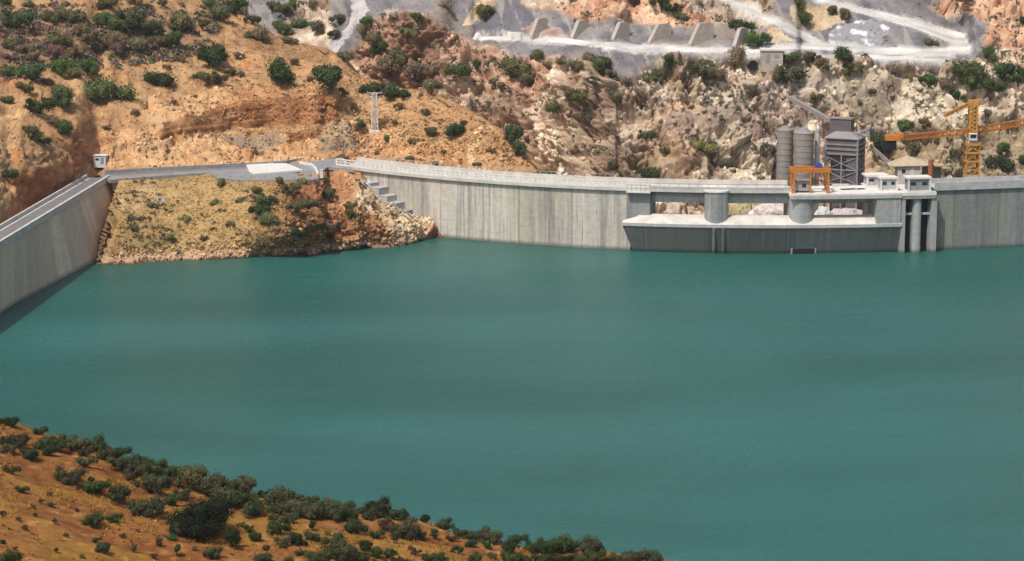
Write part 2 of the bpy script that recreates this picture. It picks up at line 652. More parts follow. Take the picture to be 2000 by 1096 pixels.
d, r2, r3, e2, r1 = rock_disp(P, 3, 1.0, .45)
rough = np.full(PX.shape, 1.0)
cone = np.clip(1 - np.abs(QX - 992) / (12 + np.clip(QY + 8, 0, 90) * 1.15), 0, 1) * (QY < 72) * (QY > -8)
scree = np.zeros(PX.shape, bool)
for p in SCREE: scree |= zone(p)
scree |= zone(SCREE2)
rough = np.where(scree, .10, rough)
rough = np.where(zone(CUT_SMOOTH), .35, rough)
rough = np.where(zone(PALE), .38, rough)
rough = np.where(PY < -60, .5, rough)
rough = blur(rough, 2) * (1 - roadm * .96)
rough *= sm(PX, -420, -300)
diag = P[..., 0] * .9 + P[..., 2] * .55
mac = fbm((P[..., 0] + P[..., 2] * .6) / 7, P[..., 1] / 14, (P[..., 2] - P[..., 0] * .3) / 13, 3, 701)
mac2 = np.abs(fbm((P[..., 0] + P[..., 2] * .5) / 4.5, P[..., 1] / 9, (P[..., 2] - P[..., 0] * .4) / 6.5, 3, 705))
vary = np.clip(.68 + 1.5 * fbm(P[..., 0] / 9, P[..., 1] / 9, P[..., 2] / 7, 3, 711), .15, 1.25)
rough_ = rough.copy()
rough = rough * vary
ribs = np.abs(fbm(diag / 2.2, P[..., 2] * .05 + 3, P[..., 1] * 0, 3, 77)) * 1.6
cl = (PY > 104) & ~scree
frac_ = np.abs(fbm((P[..., 0] + P[..., 2] * .35) / 1.9, P[..., 2] / 8, P[..., 1] / 4, 4, 721))
dd = d * rough + frac_ * 1.4 * np.where(cl, 1., 0.) * rough_ + (mac * 3.4 - mac2 * 2.4) * blur(np.where(cl, 1., 0.), 3) * rough_ + np.where(zone(PALE), ribs, 0) + cone * 1.2 + fbm(P[..., 0] / 3, P[..., 1] / 3, P[..., 2] / 3, 4, 31) * .25 * (1 - roadm)
P2 = P + N * dd[..., None]
cmid, clo, chi = H('b09b86'), H('7e6857'), H('dccdb8')
C = rock_colour(P, cmid, clo, chi, r2, r3, e2, 11, r1)
# warm, ochre and reddish ground in patches
n1 = fbm(P[..., 0] / 16, P[..., 1] / 16, P[..., 2] / 12, 4, 91)
n2 = fbm(P[..., 0] / 8, P[..., 1] / 8, P[..., 2] / 8, 4, 95)
C = lerp(C, C * np.array([1.12, .95, .82]), sm(n1, .1, .55) * .8)
west = np.clip(sm(1250 - QX, 0, 200), 0, 1) * (PY > 110)
C = lerp(C, C * np.array([1.15, .94, .80]), west * .4)
olive = sm(n2, .2, .55) * .4
C = lerp(C, lerp(H('77694a'), H('8d7c57'), np.clip(n1 + .5, 0, 1)), olive)
for i, p in enumerate(ORANGE_R):
    k = zone(p)[..., None]
    C = np.where(k, rock_colour(P, H('c0977b'), H('94634c'), H('dfc0a0'), r2, r3, e2, 41 + i), C)
k = zone(ROCKY[0])[..., None]
C = np.where(k, rock_colour(P, H('8f6f5c'), H('5c463b'), H('b08d74'), r2, r3, e2, 51), C)
k = zone([(868, 60), (930, 84), (1010, 110), (1060, 120), (1080, 165), (1040, 200), (960, 160), (880, 150), (855, 110)])[..., None]
C = np.where(k, rock_colour(P, H('c09c84'), H('8f6853'), H('dcc3a6'), r2, r3, e2, 53), C)
k = zone(PALE)[..., None]
C = np.where(k, rock_colour(P, H('bfb098'), H('94836f'), H('d9cfba'), r2, r3, e2, 61), C)
k = zone(PALE2)[..., None]
C = np.where(k, rock_colour(P, H('b3a08a'), H('82705f'), H('d8cab2'), r2, r3, e2, 62), C)
k = zone([(1480, 150), (1600, 160), (1600, 215), (1560, 260), (1520, 340), (1490, 300), (1470, 220)])[..., None]
C = np.where(k, rock_colour(P, H('b9a698'), H('85705f'), H('e6dcd2'), r2, r3, e2, 63), C)
k = zone(CUT_SMOOTH)[..., None]
C = lerp(C, rock_colour(P, H('8d7a6c'), H('77655a'), H('9f8c7c'), r2 * .4 + .3, r3 * .3 + .3, e2, 65), blur(k[..., 0].astype(float), 4) * .8)
k = zone(CHANNEL)[..., None]
C = np.where(k, rock_colour(P, H('857666'), H('625547'), H('a09180'), r2, r3, e2, 66), C)
k = (PX > 1700) & (PY > 240)
C = np.where(k[..., None], lerp(C, rock_colour(P, H('9f8e72'), H('6f6249'), H('cbbda0'), r2, r3, e2, 67), np.full(PX.shape, .7)), C)
g = fbm(P[..., 0] / 6, P[..., 1] / 2.5, P[..., 2] / 3, 5, 71)
streak = fbm(P[..., 0] / 1.4 + P[..., 2] * .5, P[..., 2] / 9, P[..., 1] / 20, 4, 73)
gc = lerp(H('636165'), H('8b8583'), np.clip(.5 + g * .7 + streak * .6, 0, 1))
gc = lerp(gc, H('5e5d66'), sm(cone, .05, .4) * .6)
gc = lerp(gc, H('a39c96'), sm(fbm(P[..., 0] / .8 + P[..., 2] * .4, P[..., 2] / 5, P[..., 1] / 20, 3, 173), .35, .6) * .6)
gc = lerp(gc, H('958674'), sm(fbm(P[..., 0] / 12, P[..., 1] / 9, P[..., 2] / 9, 3, 79), .15, .5) * .6)
sb = np.clip(blur(scree.astype(float), 3) * 1.6 - .3 + .5 * g, 0, 1)
C = lerp(C, gc, sb)
C0 = C
k = zone([(905, 46), (935, 4), (960, -40), (985, -30), (960, 30), (930, 52)])[..., None] | zone([(1540, 5), (1640, 10), (1660, 38), (1610, 55), (1560, 50)])[..., None] | zone([(1500, 50), (1560, 80), (1500, 84)])[..., None]
C = np.where(k, rock_colour(P, H('b09a7c'), H('8a7359'), H('cbb79a'), r2, r3, e2, 81), C)
k = zone([(1020, 60), (1050, 40), (1100, 52), (1105, 75), (1030, 74)])[..., None]
C = np.where(k, H('a08a80') * (1 + .3 * fbm(P[..., 0], P[..., 1], P[..., 2], 3, 83))[..., None], C)
# heaps of crushed stone
heap = lerp(H('8d8b8f'), H('d8d5d3'), sm(fbm(P[..., 0] / 1.6 + P[..., 2] * .3, P[..., 1] / 3, P[..., 2] / 1.0, 4, 85), .1, .5))
C = np.where(zone([(1600, 88), (1640, 50), (1700, 38), (1740, 50), (1720, 90)])[..., None], heap, C)
C = np.where((zone([(690, -20), (725, -20), (716, 20), (690, 60), (660, 108), (648, 104), (672, 60)]))[..., None], lerp(H('c2bdb8'), H('a9a6a6'), np.clip(g + .5, 0, 1)), C)
verge = sm(fbm(P[..., 0] / 2.5, P[..., 1] / 2.5, P[..., 2] / 2.5, 4, 87), -.3, .5)
spill = np.zeros(PX.shape)
for pts, w in ROADS: spill = np.maximum(spill, band([(a[0], a[1], (a[2] if len(a) > 2 else w) + 5) for a in pts], w + 5))
C = lerp(C, H('d3d0cd') * (.9 + .1 * g)[..., None], spill * verge * .55)
C = lerp(C, (H('d6d1ca') * (.88 + .3 * g)[..., None]), np.clip(sm(roadm, .1, .9) * (.93 + .25 * g), 0, 1))
hs = grid_mesh('rocky_hillside', P2, C)
FARS = (PX, PY, P2, C)
FARM = np.maximum(np.where(scree, .5, 0.), roadm)

# ---- 2. nearer ochre hill on the left, its ridge falls to the right
px = pxcols(-420, 1130, i1=1130)
ridge_x = [-420, 250, 400, 440, 470, 520, 560, 610, 650, 700, 760, 850, 900, 950, 1000, 1030, 1075, 1130]
ridge_y = [-330, -330, -120, -10, 35, 66, 78, 92, 106, 150, 168, 190, 214, 246, 282, 312, 350, 400]
top = np.interp(px, ridge_x, ridge_y)
bot = np.interp(px, [-420, -100, 0, 140, 190, 215, 400, 560, 640, 700, 760, 900, 1130], [680, 490, 437, 368, 343, 337, 329, 322, 313, 345, 360, 385, 440])
zb = np.interp(px, [-420, 190, 215, 640, 690, 1130], [8.6, 9.0, 9.95, 9.95, 7.0, -3])
u = (px - 1000) / FPX; v = (548 - bot) / FPX
Y0 = (HC - zb) / ((SP - v * CP) / (CP + v * SP))
# behind the dam the slope starts downstream of it
Y0 = np.where(px > 660, np.interp(px, [660, 720, 800, 900, 1000, 1130], [431, 431, 427, 423, 419, 416]), Y0)
nr = 150
t = np.linspace(0, 1, nr)[:, None]
PX = np.repeat(px[None], nr, 0)
PY = bot[None] + (top - bot)[None] * t
QX = PX + fbm(PX / 42, PY / 30, PX * 0, 3, 105) * 9
QY = PY + fbm(PX / 42, PY / 30, PX * 0 + 9, 3, 106) * 5
zn = lambda poly: inpoly(QX, QY, poly)
CUTS = [(322, 240), (400, 216), (500, 196), (640, 190), (672, 205), (655, 232), (630, 242), (520, 247), (400, 264), (322, 262)]
CUT2 = [(535, 262), (600, 252), (626, 247), (626, 282), (560, 284)]
CUTL = [(148, 262), (178, 262), (182, 322), (150, 345), (120, 345), (140, 310)]
CUTL2 = [(20, 345), (130, 310), (160, 330), (130, 372), (30, 425)]
sl = np.full(PX.shape, 19.0) + fbm(PX / 200, PY / 90, PX * 0, 3, 115) * 5
sl = np.where((PX < 170) & (PY > 290), 40, sl)
sl = np.where((PX > 170) & (PY > 262) & (PX < 640), 24, sl)
sl = np.where((PX > 640) & (PY > 200), 30, sl)
sl = np.where(zn([(140, 262), (330, 240), (330, 300), (200, 318), (150, 300)]), 44, sl)
sl = np.where(zn(CUTS), 68, sl)
sl = np.where(zn(CUT2), 68, sl)
sl = np.where(zn(CUTL) | zn(CUTL2), 66, sl)
sl = np.where(zn([(330, 264), (400, 266), (520, 250), (530, 275), (420, 285), (330, 280)]), 12, sl)
sl = np.where((PX > 480) & (PX < 640) & (PY < 190) & (PY > 170), 14, sl)
P = integrate(PX, PY, Y0, None, blur(np.repeat(sl, 1, 0), 2))
# pull every column so that the upper slope is one even hillside
ref = np.interp(px, [-420, -100, 0, 120, 200, 300, 450, 650, 1130], [385, 398, 412, 424, 434, 440, 446, 448, 0])
yr = np.array([np.interp(-185.0, -PY[:, j], P[:, j, 1]) for j in range(PX.shape[1])])
kk = np.where(px < 640, (ref - Y0) / np.maximum(yr - Y0, 2.0), 1.0)
w_ = sm(px, 600, 700)
kk = kk * (1 - w_) + w_
kk = blur(np.repeat(kk[None], 3, 0), 7)[1]
Yn = Y0[None] + (P[..., 1] - Y0[None]) * kk[None]
Yn = np.maximum.accumulate(blur(Yn, 2), 0)
v = (548 - PY) / FPX
mm = (SP - v * CP) / (CP + v * SP)
P = np.stack([(PX - 1000) / FPX / (CP + v * SP) * Yn, Yn, HC - mm * Yn], -1)
# the back of the ridge falls away to the gorge behind it
ex = []
last = P[-1].copy(); prev = P[-2]
for k in range(1, 14):
    q = last.copy(); q[:, 1] += k * 1.1 + .04 * k * k; q[:, 0] += k * .4
    q[:, 2] = last[:, 2] + .12 * k - .085 * k * k
    ex.append(q)
P = np.concatenate([P, np.array(ex)], 0)
PX = np.concatenate([PX, np.repeat(PX[-1:], 13, 0)]); PY = np.concatenate([PY, np.repeat(PY[-1:], 13, 0)])
QX = np.concatenate([QX, np.repeat(QX[-1:], 13, 0)]); QY = np.concatenate([QY, np.repeat(QY[-1:], 13, 0)])
N = normals(P)
d, r2, r3, e2, r1 = rock_disp(P, 203, .8, .2)
cut = zn(CUTS) | zn(CUT2)
cutl = zn(CUTL) | zn(CUTL2)
rubz = zn([(150, 260), (330, 240), (330, 262), (400, 266), (560, 262), (630, 285), (600, 318), (200, 330), (150, 330)]) | zn([(640, 240), (700, 235), (800, 265), (900, 310), (1000, 350), (700, 330), (640, 310)])
rz2 = zn([(420, 165), (660, 175), (700, 215), (640, 200), (500, 200), (330, 238), (200, 232), (300, 195)])
rough = np.full(PX.shape, .12)
rough = np.where(rubz, .50, rough)
rough = np.where(rz2, .36, rough)
rough = np.where(cut, .16, rough)
rough = np.where(cutl, .45, rough)
rough = np.where((PX < 150) & (PY > 285), .45, rough)
fade = sm(PX, -420, -300)
edge = np.clip(np.concatenate([np.linspace(0, 12, nr), np.full(13, 12)]), 0, 1)[:, None]
dd = (d * blur(rough, 1) + fbm(P[..., 0] / 5, P[..., 1] / 5, P[..., 2] / 5, 5, 131) * .55) * edge
strata = fbm(P[..., 0] / 7, P[..., 2] / .45, P[..., 1] / 7, 3, 137) * .35
dd += np.where(cut | rubz | cutl, strata, 0)
P2 = P + N * dd[..., None]
n1 = fbm(P[..., 0] / 12, P[..., 1] / 9, P[..., 2] / 6, 5, 191)
n2 = fbm(P[..., 0] / 3.0, P[..., 1] / 3, P[..., 2] / 1.2, 5, 195)
n3 = fbm(P[..., 0] / 1.0, P[..., 1] / 1.0, P[..., 2] / .5, 3, 197)
C = lerp(H('a37c57'), H('c39e75'), np.clip(.5 + n1 * .5 + n2 * .5, 0, 1))
C = lerp(C, H('8f6a3c'), sm(n2, .12, .6) * .65)
C = lerp(C, H('7d5a40'), sm(-n3 - n2 * .5, .25, .7) * .55)
C = lerp(C, H('d8b485'), sm(n3, .4, .8) * .35)
C = lerp(C, H('b97c4e'), sm(n1 - n2 * .6, .3, .8) * .6)
k = sm(QX, 430, 330) * sm(QY, 150, 118) * sm(QY + n1 * 30, 15, 45) * sm(QY, 165 - QX * .16, 120 - QX * .12)
C = lerp(C, lerp(H('76604f'), H('9a7a5e'), np.clip(.5 + n2 * .8, 0, 1)), np.clip(k * (.75 + n2 * .8), 0, 1))
k = zn([(460, 60), (560, 70), (640, 100), (640, 128), (560, 110), (470, 90)])[..., None]
C = np.where(k, lerp(C, H('7b5c49'), np.full(PX.shape, .4)), C)
C = np.where((rubz | rz2)[..., None], rock_colour(P, H('b58a60'), H('8b6042'), H('d0ab82'), r2, r3, e2, 141), C)
cc = lerp(H('845a3e'), H('a67a55'), np.clip(.5 + fbm(P[..., 0] / 2.2, P[..., 2] / 4, P[..., 1] / 3, 5, 145), 0, 1))
cc = lerp(cc, H('a9764c'), sm(fbm(P[..., 0] / 5, P[..., 2] / .6, P[..., 1] / 5, 3, 147), .1, .6) * .6)
C = np.where((zn(CUTS) | zn(CUT2))[..., None], cc, C)
C = np.where(cutl[..., None], rock_colour(P, H('a9714b'), H('7c4b34'), H('c89a70'), r2, r3, e2, 149), C)
k = zn([(628, 246), (660, 240), (690, 262), (690, 300), (628, 300)]) | zn([(400, 268), (560, 262), (560, 280), (480, 288)])
C = np.where(k[..., None], lerp(H('ad9273'), H('8f7a64'), np.clip(.5 + n2, 0, 1)), C)
k = (np.abs(QY - (232 - .36 * QX)) < 5) & (QX < 190)
C = np.where(k[..., None], H('d0ab78'), C)
k = (np.abs((QX - 925) + (QY - 300) * .25) < 7) & (QY > 250)
C = np.where(k[..., None], H('cfae84'), C)
grid_mesh('ochre_hillside', P2, C)
NEARS = (PX, PY, P2, C)

# ------------------------------------------------------------ dam centre line
pts = [at_z(870, 462), at_z(1230, 487), at_z(1560, 494), at_z(1825, 488), at_z(2000, 481), at_z(690, 326, 10), at_z(1000, 357.5, 10), at_z(800, 338, 10)]
A = np.array([(p.x, p.y) for p in pts])
CF = np.polyfit(A[:, 0] / 50, A[:, 1], 3)


def dY(x):
    return float(np.polyval(CF, x / 50))


def dam_x(px, z=10.0, n=0.0):
    u = (px - 1000) / FPX
    x = 0.0
    for _ in range(12):
        y = dY(x) - n
        x = u * (y * CP + (HC - z) * SP)
    return x


def dam_pt(x, n=0.0, z=0.0):
    """n metres upstream (towards the lake) of the dam face"""
    e = .05
    t = Vector((2 * e, dY(x + e) - dY(x - e), 0)).normalized()
    return Vector((x + t.y * n, dY(x) - t.x * n, z))


def dam_dir(x):
    return math.atan2(dY(x + .05) - dY(x - .05), .1)


# ---- 3. knoll between the two dams, going down into the lake
px = np.arange(165, 892, 2.5)
xs = np.linspace(dam_x(640), dam_x(880, 0), 60)
zz = np.interp(xs, [xs[0], dam_x(700), dam_x(745, 7.5), dam_x(835, 1.2), dam_x(872, -.5), xs[-1]], [9.9, 9.3, 5.6, .3, -1.0, -1.2])
bb = np.array([proj(dam_pt(x, -.6, z)) for x, z in zip(xs, zz)])
wlx = [150, 175, 240, 300, 400, 500, 600, 650, 700, 740, 800, 840, 870, 900]
wly = [524, 520, 515, 511, 507, 502, 496, 490, 487, 481, 471, 464, 461, 461]
bot = np.interp(px, wlx, wly)
tx = [150, 215, 240, 300, 400, 425, 470, 560, 620, 635]
ty = [352, 351, 350, 343, 337, 345, 351, 352, 350, 340]
top = np.where(px < 636, np.interp(px, tx, ty), np.interp(px, bb[:, 0], bb[:, 1]))
ztop = np.where(px < 636, 9.93, np.interp(px, bb[:, 0], zz))
nr = 90
t = np.linspace(-.16, 1.0, nr)[:, None]
PX = np.repeat(px[None], nr, 0)
PY = bot[None] + (top - bot)[None] * t
tc = np.clip(t, 0, 1)
prof = np.where(t < 0, t * 1.3, tc + .05 * np.sin(tc * math.pi))
steep = .17 * np.sin(tc * math.pi) * sm(PX, 430, 560) * (1 - sm(PX, 760, 840))
Z = ztop[None] * prof + steep * 5.0
Z = np.where(t < 0, t * 14, Z)
gl = np.interp(PY, [345, 365, 520], [228, 222, 176])
Z = Z - 7.0 * sm(gl + 7 - PX, 0, 14)
v = (548 - PY) / FPX
Y = (HC - Z) / ((SP - v * CP) / (CP + v * SP))
X = (PX - 1000) / FPX / (CP + v * SP) * Y
P = np.stack([X, Y, Z], -1)
ex = []
for k in range(1, 8):
    q = P[-1].copy(); q[:, 1] += k * 1.6; q[:, 2] = q[:, 2] - .04 * k
    ex.append(q)
P = np.concatenate([P, np.array(ex)], 0)
PX = np.concatenate([PX, np.repeat(PX[-1:], 7, 0)]); PY = np.concatenate([PY, np.repeat(PY[-1:], 7, 0)])
N = normals(P)
d, r2, r3, e2, r1 = rock_disp(P, 303, .6, .3)
QX = PX + fbm(PX / 30, PY / 22, PX * 0, 3, 305) * 12
QY = PY + fbm(PX / 30, PY / 22, PX * 0 + 9, 3, 306) * 8
zn = lambda poly: inpoly(QX, QY, poly)
shore = np.clip(1 - (np.interp(PX, wlx, wly) - PY) / 24, 0, 1)
right = sm(QX, 470, 600)
rough = .16 + .6 * right + .4 * shore
rough = np.where(PX < 240, .5, rough)
e = np.clip(np.concatenate([np.linspace(9, 0, nr), np.zeros(7)]), 0, 1)[:, None]
dd = (d * rough * .62 + fbm(P[..., 0] / 4, P[..., 1] / 4, P[..., 2] / 4, 5, 331) * .6) * e * (1 - sm(np.interp(PY, [345, 365, 520], [228, 222, 176]) + 10 - PX, 0, 10))
P2 = P + N * dd[..., None]
n1 = fbm(P[..., 0] / 7, P[..., 1] / 7, P[..., 2] / 4, 5, 391)
n2 = fbm(P[..., 0] / 1.8, P[..., 1] / 1.8, P[..., 2] / .9, 5, 395)
C = lerp(H('957a50'), H('b8986b'), np.clip(.5 + n1 * .5 + n2 * .5, 0, 1))
C = lerp(C, H('83714a'), sm(n2, .1, .5) * .7)
C = lerp(C, H('c9a877'), sm(-n2, .3, .8) * .35)
brown = rock_colour(P, H('946848'), H('66432f'), H('bd9268'), r2, r3, e2, 341)
C = lerp(C, brown, np.clip(right * 1.1 + n1 * .4 * right, 0, 1))
k = zn([(700, 350), (760, 380), (840, 440), (850, 470), (760, 470), (740, 430), (690, 380)])
C = lerp(C, rock_colour(P, H('b59c7c'), H('84694f'), H('d8c5a4'), r2, r3, e2, 343), blur(k.astype(float), 3))
C = lerp(C, rock_colour(P, H('a87f60'), H('6e4a37'), H('cda684'), r2, r3, e2, 345), shore * .9)
k = np.exp(-((PX - np.interp(PY, [345, 520], [212, 182])) / 14.0) ** 2)  # strip beside the side dam: reddish rock darkened with painted shade
C = lerp(C, rock_colour(P, H('6d4a3a'), H('4d342b'), H('8a6048'), r2, r3, e2, 347), k * .95)
band_ = sm(P2[..., 2], .1, .35) * sm(-P2[..., 2], -1.5, -.8)
C = lerp(C, C * .4 + H('d0b094') * .6, band_ * .75)
k = zn([(225, 352), (300, 345), (300, 395), (240, 415), (222, 390)])
C = lerp(C, rock_colour(P, H('c0a27a'), H('97764f'), H('d9c29a'), r2, r3, e2, 349), blur(k.astype(float), 3) * .7)
k = zn([(290, 378), (325, 376), (328, 390), (300, 394)])
C = np.where(k[..., None], H('9c9892'), C)
wet = np.clip(1 - np.abs(P2[..., 2] - .0) / .5, 0, 1)
C = lerp(C, C * .45, np.where(P2[..., 2] < .25, 1., 0.) * .8)
grid_mesh('knoll', P2, C)
KNOLLS = (PX, PY, P2, C)

# ---- 4. foreground hill (world grid)
gx = np.arange(-72, 66, .42)
gy = np.concatenate([np.arange(60, 150, 2.0), np.arange(150, 206, .36), np.arange(206, 262, 1.0)])
X, Y = np.meshgrid(gx, gy)
rl = 199 + 3 * np.sin(X / 11) + fbm(X / 12, X * 0, X * 0, 3, 401) * 3
base = 19.35 - .212 * (X + 40) + .045 * (200 - Y) + np.clip(150 - Y, 0, 200) * .12
base = base + np.clip(-X - 30, 0, 60) * .10
over = np.clip(Y - rl, 0, 100)
base = base - over ** 1.5 * .10 - over * .12
n1 = fbm(X / 14, Y / 14, X * 0, 4, 403)
n2 = fbm(X / 3, Y / 3, X * 0, 5, 405)
n3 = fbm(X / .9, Y / .9, X * 0, 4, 407)
n4 = fbm(X / .35, Y / .8, X * 0, 3, 409)
Z = base + n1 * .8 + n2 * .2 + n3 * .07
P = np.stack([X, Y, Z], -1)
C = lerp(H('8e5f3c'), H('ab7d4f'), np.clip(.5 + n1 * .4 + n2 * .3, 0, 1))
C = lerp(C, H('c29560'), sm(n2 * .7 + .6 * n3 + (X + 10) / 60, .15, .95) * .6)
C = lerp(C, H('744628'), sm(-n3 - n2, .3, .9) * .6)
C = lerp(C, H('a8893f'), sm(fbm(X / 5, Y / 2.5, X * 0, 4, 411), .1, .5) * .6)
C = lerp(C, H('c9a070'), sm(n4 + n3, .75, 1.2) * .5)
C = C * (1 + .22 * n4)[..., None]
C = C * np.array([.72, .64, .50])
grid_mesh('foreground_hill', P, C, smooth=False)
FGS = (X, Y, P, C)

# ---- lake, valley floor
wall_top = [(-75.6, 285.), (-70.1, 350.7), (-65.1, 409.7)]
poly = [(-400, 40), (400, 40), (400, 360)]
for x in np.arange(200, -30, -2.0): poly.append((x, dY(min(x, 130)) + 1.2 - (0 if x <= 130 else (x - 130) * .3)))
poly += [(-31, 424), (-64.5, 418), (-67, 400), (-72.5, 350), (-77.5, 285), (-90, 150), (-400, 150)]
xs_ = np.array(poly)


def water_mat():
    m, nt, b = newmat('lake_water')
    v = coords(nt, 'Object', (1, 1.0, 1))
    big = coords(nt, 'Object', (.010, .028, 1))
    med = coords(nt, 'Object', (.02, .055, 1))
    f = noise_node(nt, big, 1.0, 4, .6)
    g = noise_node(nt, med, 1.0, 5, .65)
    c1 = mixc(nt, maprange(nt, f, .38, .62, 0, 1), (.013, .084, .066), (.021, .108, .095))
    col = mul_color(nt, c1, maprange(nt, g, .3, .7, .90, 1.10))
    nt.links.new(col, b.inputs['Base Color'])
    b.inputs['Roughness'].default_value = .34
    b.inputs['IOR'].default_value = 1.33
    b.inputs['Specular IOR Level'].default_value = .33
    b.inputs['Subsurface Weight'].default_value = .7
    b.inputs['Subsurface Radius'].default_value = (1.0, 1.6, 1.6)
    b.inputs['Subsurface Scale'].default_value = 2.2
    rp = noise_node(nt, coords(nt, 'Object', (.7, 1.1, 1)), 1.0, 5, .65)
    r2_ = noise_node(nt, coords(nt, 'Object', (.05, .25, 1)), 1.0, 4, .6)
    ad = nnode(nt, "ShaderNodeMath", operation='MULTIPLY'); nt.links.new(rp, ad.inputs[0])
    nt.links.new(maprange(nt, r2_, .35, .65, .5, 1.3), ad.inputs[1])
    bump(nt, b, ad.outputs[0], .16, 1.0)
    return m


w = MB()
w.add([(x, y, 0.0) for x, y in poly], [tuple(range(len(poly)))])
wo_ = w.build('lake_water', water_mat())
tag(wo_, kind='structure')
g = MB()
S = 3000
g.add([(-S, -S, -16), (S, -S, -16), (S, S, -16), (-S, S, -16)], [(0, 1, 2, 3)])
go = g.build('ground', plain('dry_ground', (.30, .21, .13), .95, .3, .02))
tag(go, kind='structure')

# ================================================================= DAM
def curve_strip(name, x0, x1, sec, mat, parent, step=1.0, uvoff=0.0, close_ends=True, sec_fn=None, smooth_sec=False):
    """sweep a closed section [(n upstream, z)] along the dam line; UV = metres along, height"""
    L = max(2, int(abs(x1 - x0) / step) + 1)
    xs = np.linspace(x0, x1, L)
    vs, fs, uv = [], [], []
    acc = [0.0]
    k = len(sec)
    prev = None
    for i, x in enumerate(xs):
        s = sec_fn(i / (L - 1)) if sec_fn else sec
        c = dam_pt(x)
        if prev is not None: acc.append(acc[-1] + (c - prev).length)
        prev = c
        for n, z in s: vs.append(tuple(dam_pt(x, n, z)))
    for i in range(L - 1):
        for j in range(k):
            j2 = (j + 1) % k
            fs.append((i * k + j, (i + 1) * k + j, (i + 1) * k + j2, i * k + j2))
    if close_ends:
        fs.append(tuple(range(k)))
        fs.append(tuple(range((L - 1) * k, L * k)))
    me = bpy.data.meshes.new(name)
    me.from_pydata(vs, [], fs)
    fix_normals(me)
    l = me.uv_layers.new(name='UVMap')
    for p in me.polygons:
        for li in p.loop_indices:
            vi = me.loops[li].vertex_index
            l.data[li].uv = (acc[vi // k] + uvoff, vs[vi][2])
    me.materials.append(mat)
    o = bpy.data.objects.new(name, me)
    return link(o, parent)


def wall_uv(me, along=(1, 0)):
    l = me.uv_layers.new(name='UVMap')
    for p in me.polygons:
        for li in p.loop_indices:
            c = me.vertices[me.loops[li].vertex_index].co
            l.data[li].uv = (c.x * along[0] + c.y * along[1], c.z)


def with_uv(o, along=(1, .3)):
    wall_uv(o.data, along)
    return o


dam = empty('arch_dam', dam_pt(dam_x(1230), 0, 0), 'long curved grey concrete dam with a spillway, standing across the head of the turquoise lake', 'dam')
dam.location = (0, 0, 0)
XL = dam_x(660); XS0 = dam_x(1232); XS1 = dam_x(1757); XR0 = dam_x(1822); XR1 = dam_x(2330)
curve_strip('upstream_wall', XL, XS0, [(0, -8), (0, 9.5), (-4.2, 9.5), (-6, -8)], M['dam_conc'], dam)['label'] = 'pale streaked left stretch of the dam wall'
curve_strip('upstream_wall', XR0, XR1, [(0, -8), (0, 9.5), (-4.2, 9.5), (-6, -8)], M['dam_right'], dam, uvoff=4)['label'] = 'darker blue grey right stretch of the dam wall'
# pilaster strips standing a little proud of the left wall
for pxx in (872, 1103, 1188):
    pass
# crest road with its lip and the solid kerb behind
curve_strip('crest_road', XL, dam_x(1545), [(.45, 9.5), (.45, 9.95), (-4.6, 9.95), (-4.6, 9.5)], M['pale'], dam)
curve_strip('crest_road', XR0, XR1, [(.35, 9.5), (.35, 9.95), (-4.6, 9.95), (-4.6, 9.5)], M['conc'], dam)
curve_strip('rear_parapet', XL, dam_x(1545), [(-4.3, 9.95), (-4.3, 10.85), (-4.6, 10.85), (-4.6, 9.95)], M['pale'], dam)
curve_strip('front_parapet', XR0 + .3, XR1, [(.35, 9.953), (.35, 10.75), (0.0, 10.75), (0.0, 9.953)], M['conc'], dam)
curve_strip('rear_parapet', XR0, XR1, [(-4.3, 9.95), (-4.3, 10.7), (-4.6, 10.7), (-4.6, 9.95)], M['conc'], dam)
# low kerb and white railing along the lake side of the left crest
curve_strip('kerb', XL, XS0 + 2.6, [(.44, 9.953), (.44, 10.2), (.14, 10.2), (.14, 9.953)], M['white'], dam)
rail = MB()
xs = np.arange(XL, XS0 + 2.6, .78)
for i, x in enumerate(xs):
    c = dam_pt(x, .3, 10.2)
    rail.box((c.x, c.y, 10.2 + .42), (.34 if i % 2 == 0 else .10, .10, .84), dam_dir(x))
    if i:
        p = dam_pt(xs[i - 1], .3, 0)
        for z, wd in ((11.02, .16), (10.62, .09)):
            rail.bar((p.x, p.y, z), (c.x, c.y, z), wd, wd)
o = rail.build('railing', M['white'], dam)
rail = MB()
xs = np.arange(XL + 4, XS0 - 3, .9)
for i, x in enumerate(xs):
    c = dam_pt(x, -4.45, 10.85)
    rail.box((c.x, c.y, 11.1), (.08, .08, .5), dam_dir(x))
    if i:
        p = dam_pt(xs[i - 1], -4.45, 0)
        rail.bar((p.x, p.y, 11.33), (c.x, c.y, 11.33), .07, .07)
rail.build('railing', M['steel'], dam)

# spillway: overhanging sill block with its rounded top
e0, e1 = dam_x(1222, 5, 2), dam_x(1757, 5, 2)
sec0 = [(2.3, 4.3), (2.3, 4.75), (1.9, 5.05), (.9, 5.6), (-.6, 5.85), (-2.4, 5.5), (-4.0, 4.3), (-6.0, 1.0), (-6.0, -6), (.45, -6), (.6, 0)]
def sill_sec(t):
    k = min(1.0, t / .045)
    return [(n if n < 0 else n, z) for n, z in sec0]
L = 60
vs, fs, uv = [], [], []
k = len(sec0)
for i in range(L):
    t = i / (L - 1)
    for n, z in sec0:
        left = e0 + (1.35 * (1 - z / 4.3) if z < 4.3 else 0)           # the left end leans in under the sill
        left = e0 + 1.35 * max(0.0, min(1.6, 1 - z / 4.3))
        if z > 5.2: left = e0 + 1.6 + (z - 5.2)
        x = left + (e1 - left) * t
        vs.append(tuple(dam_pt(x, n, z)))
        uv.append((x - e0, z if n > 0 else z + 20))
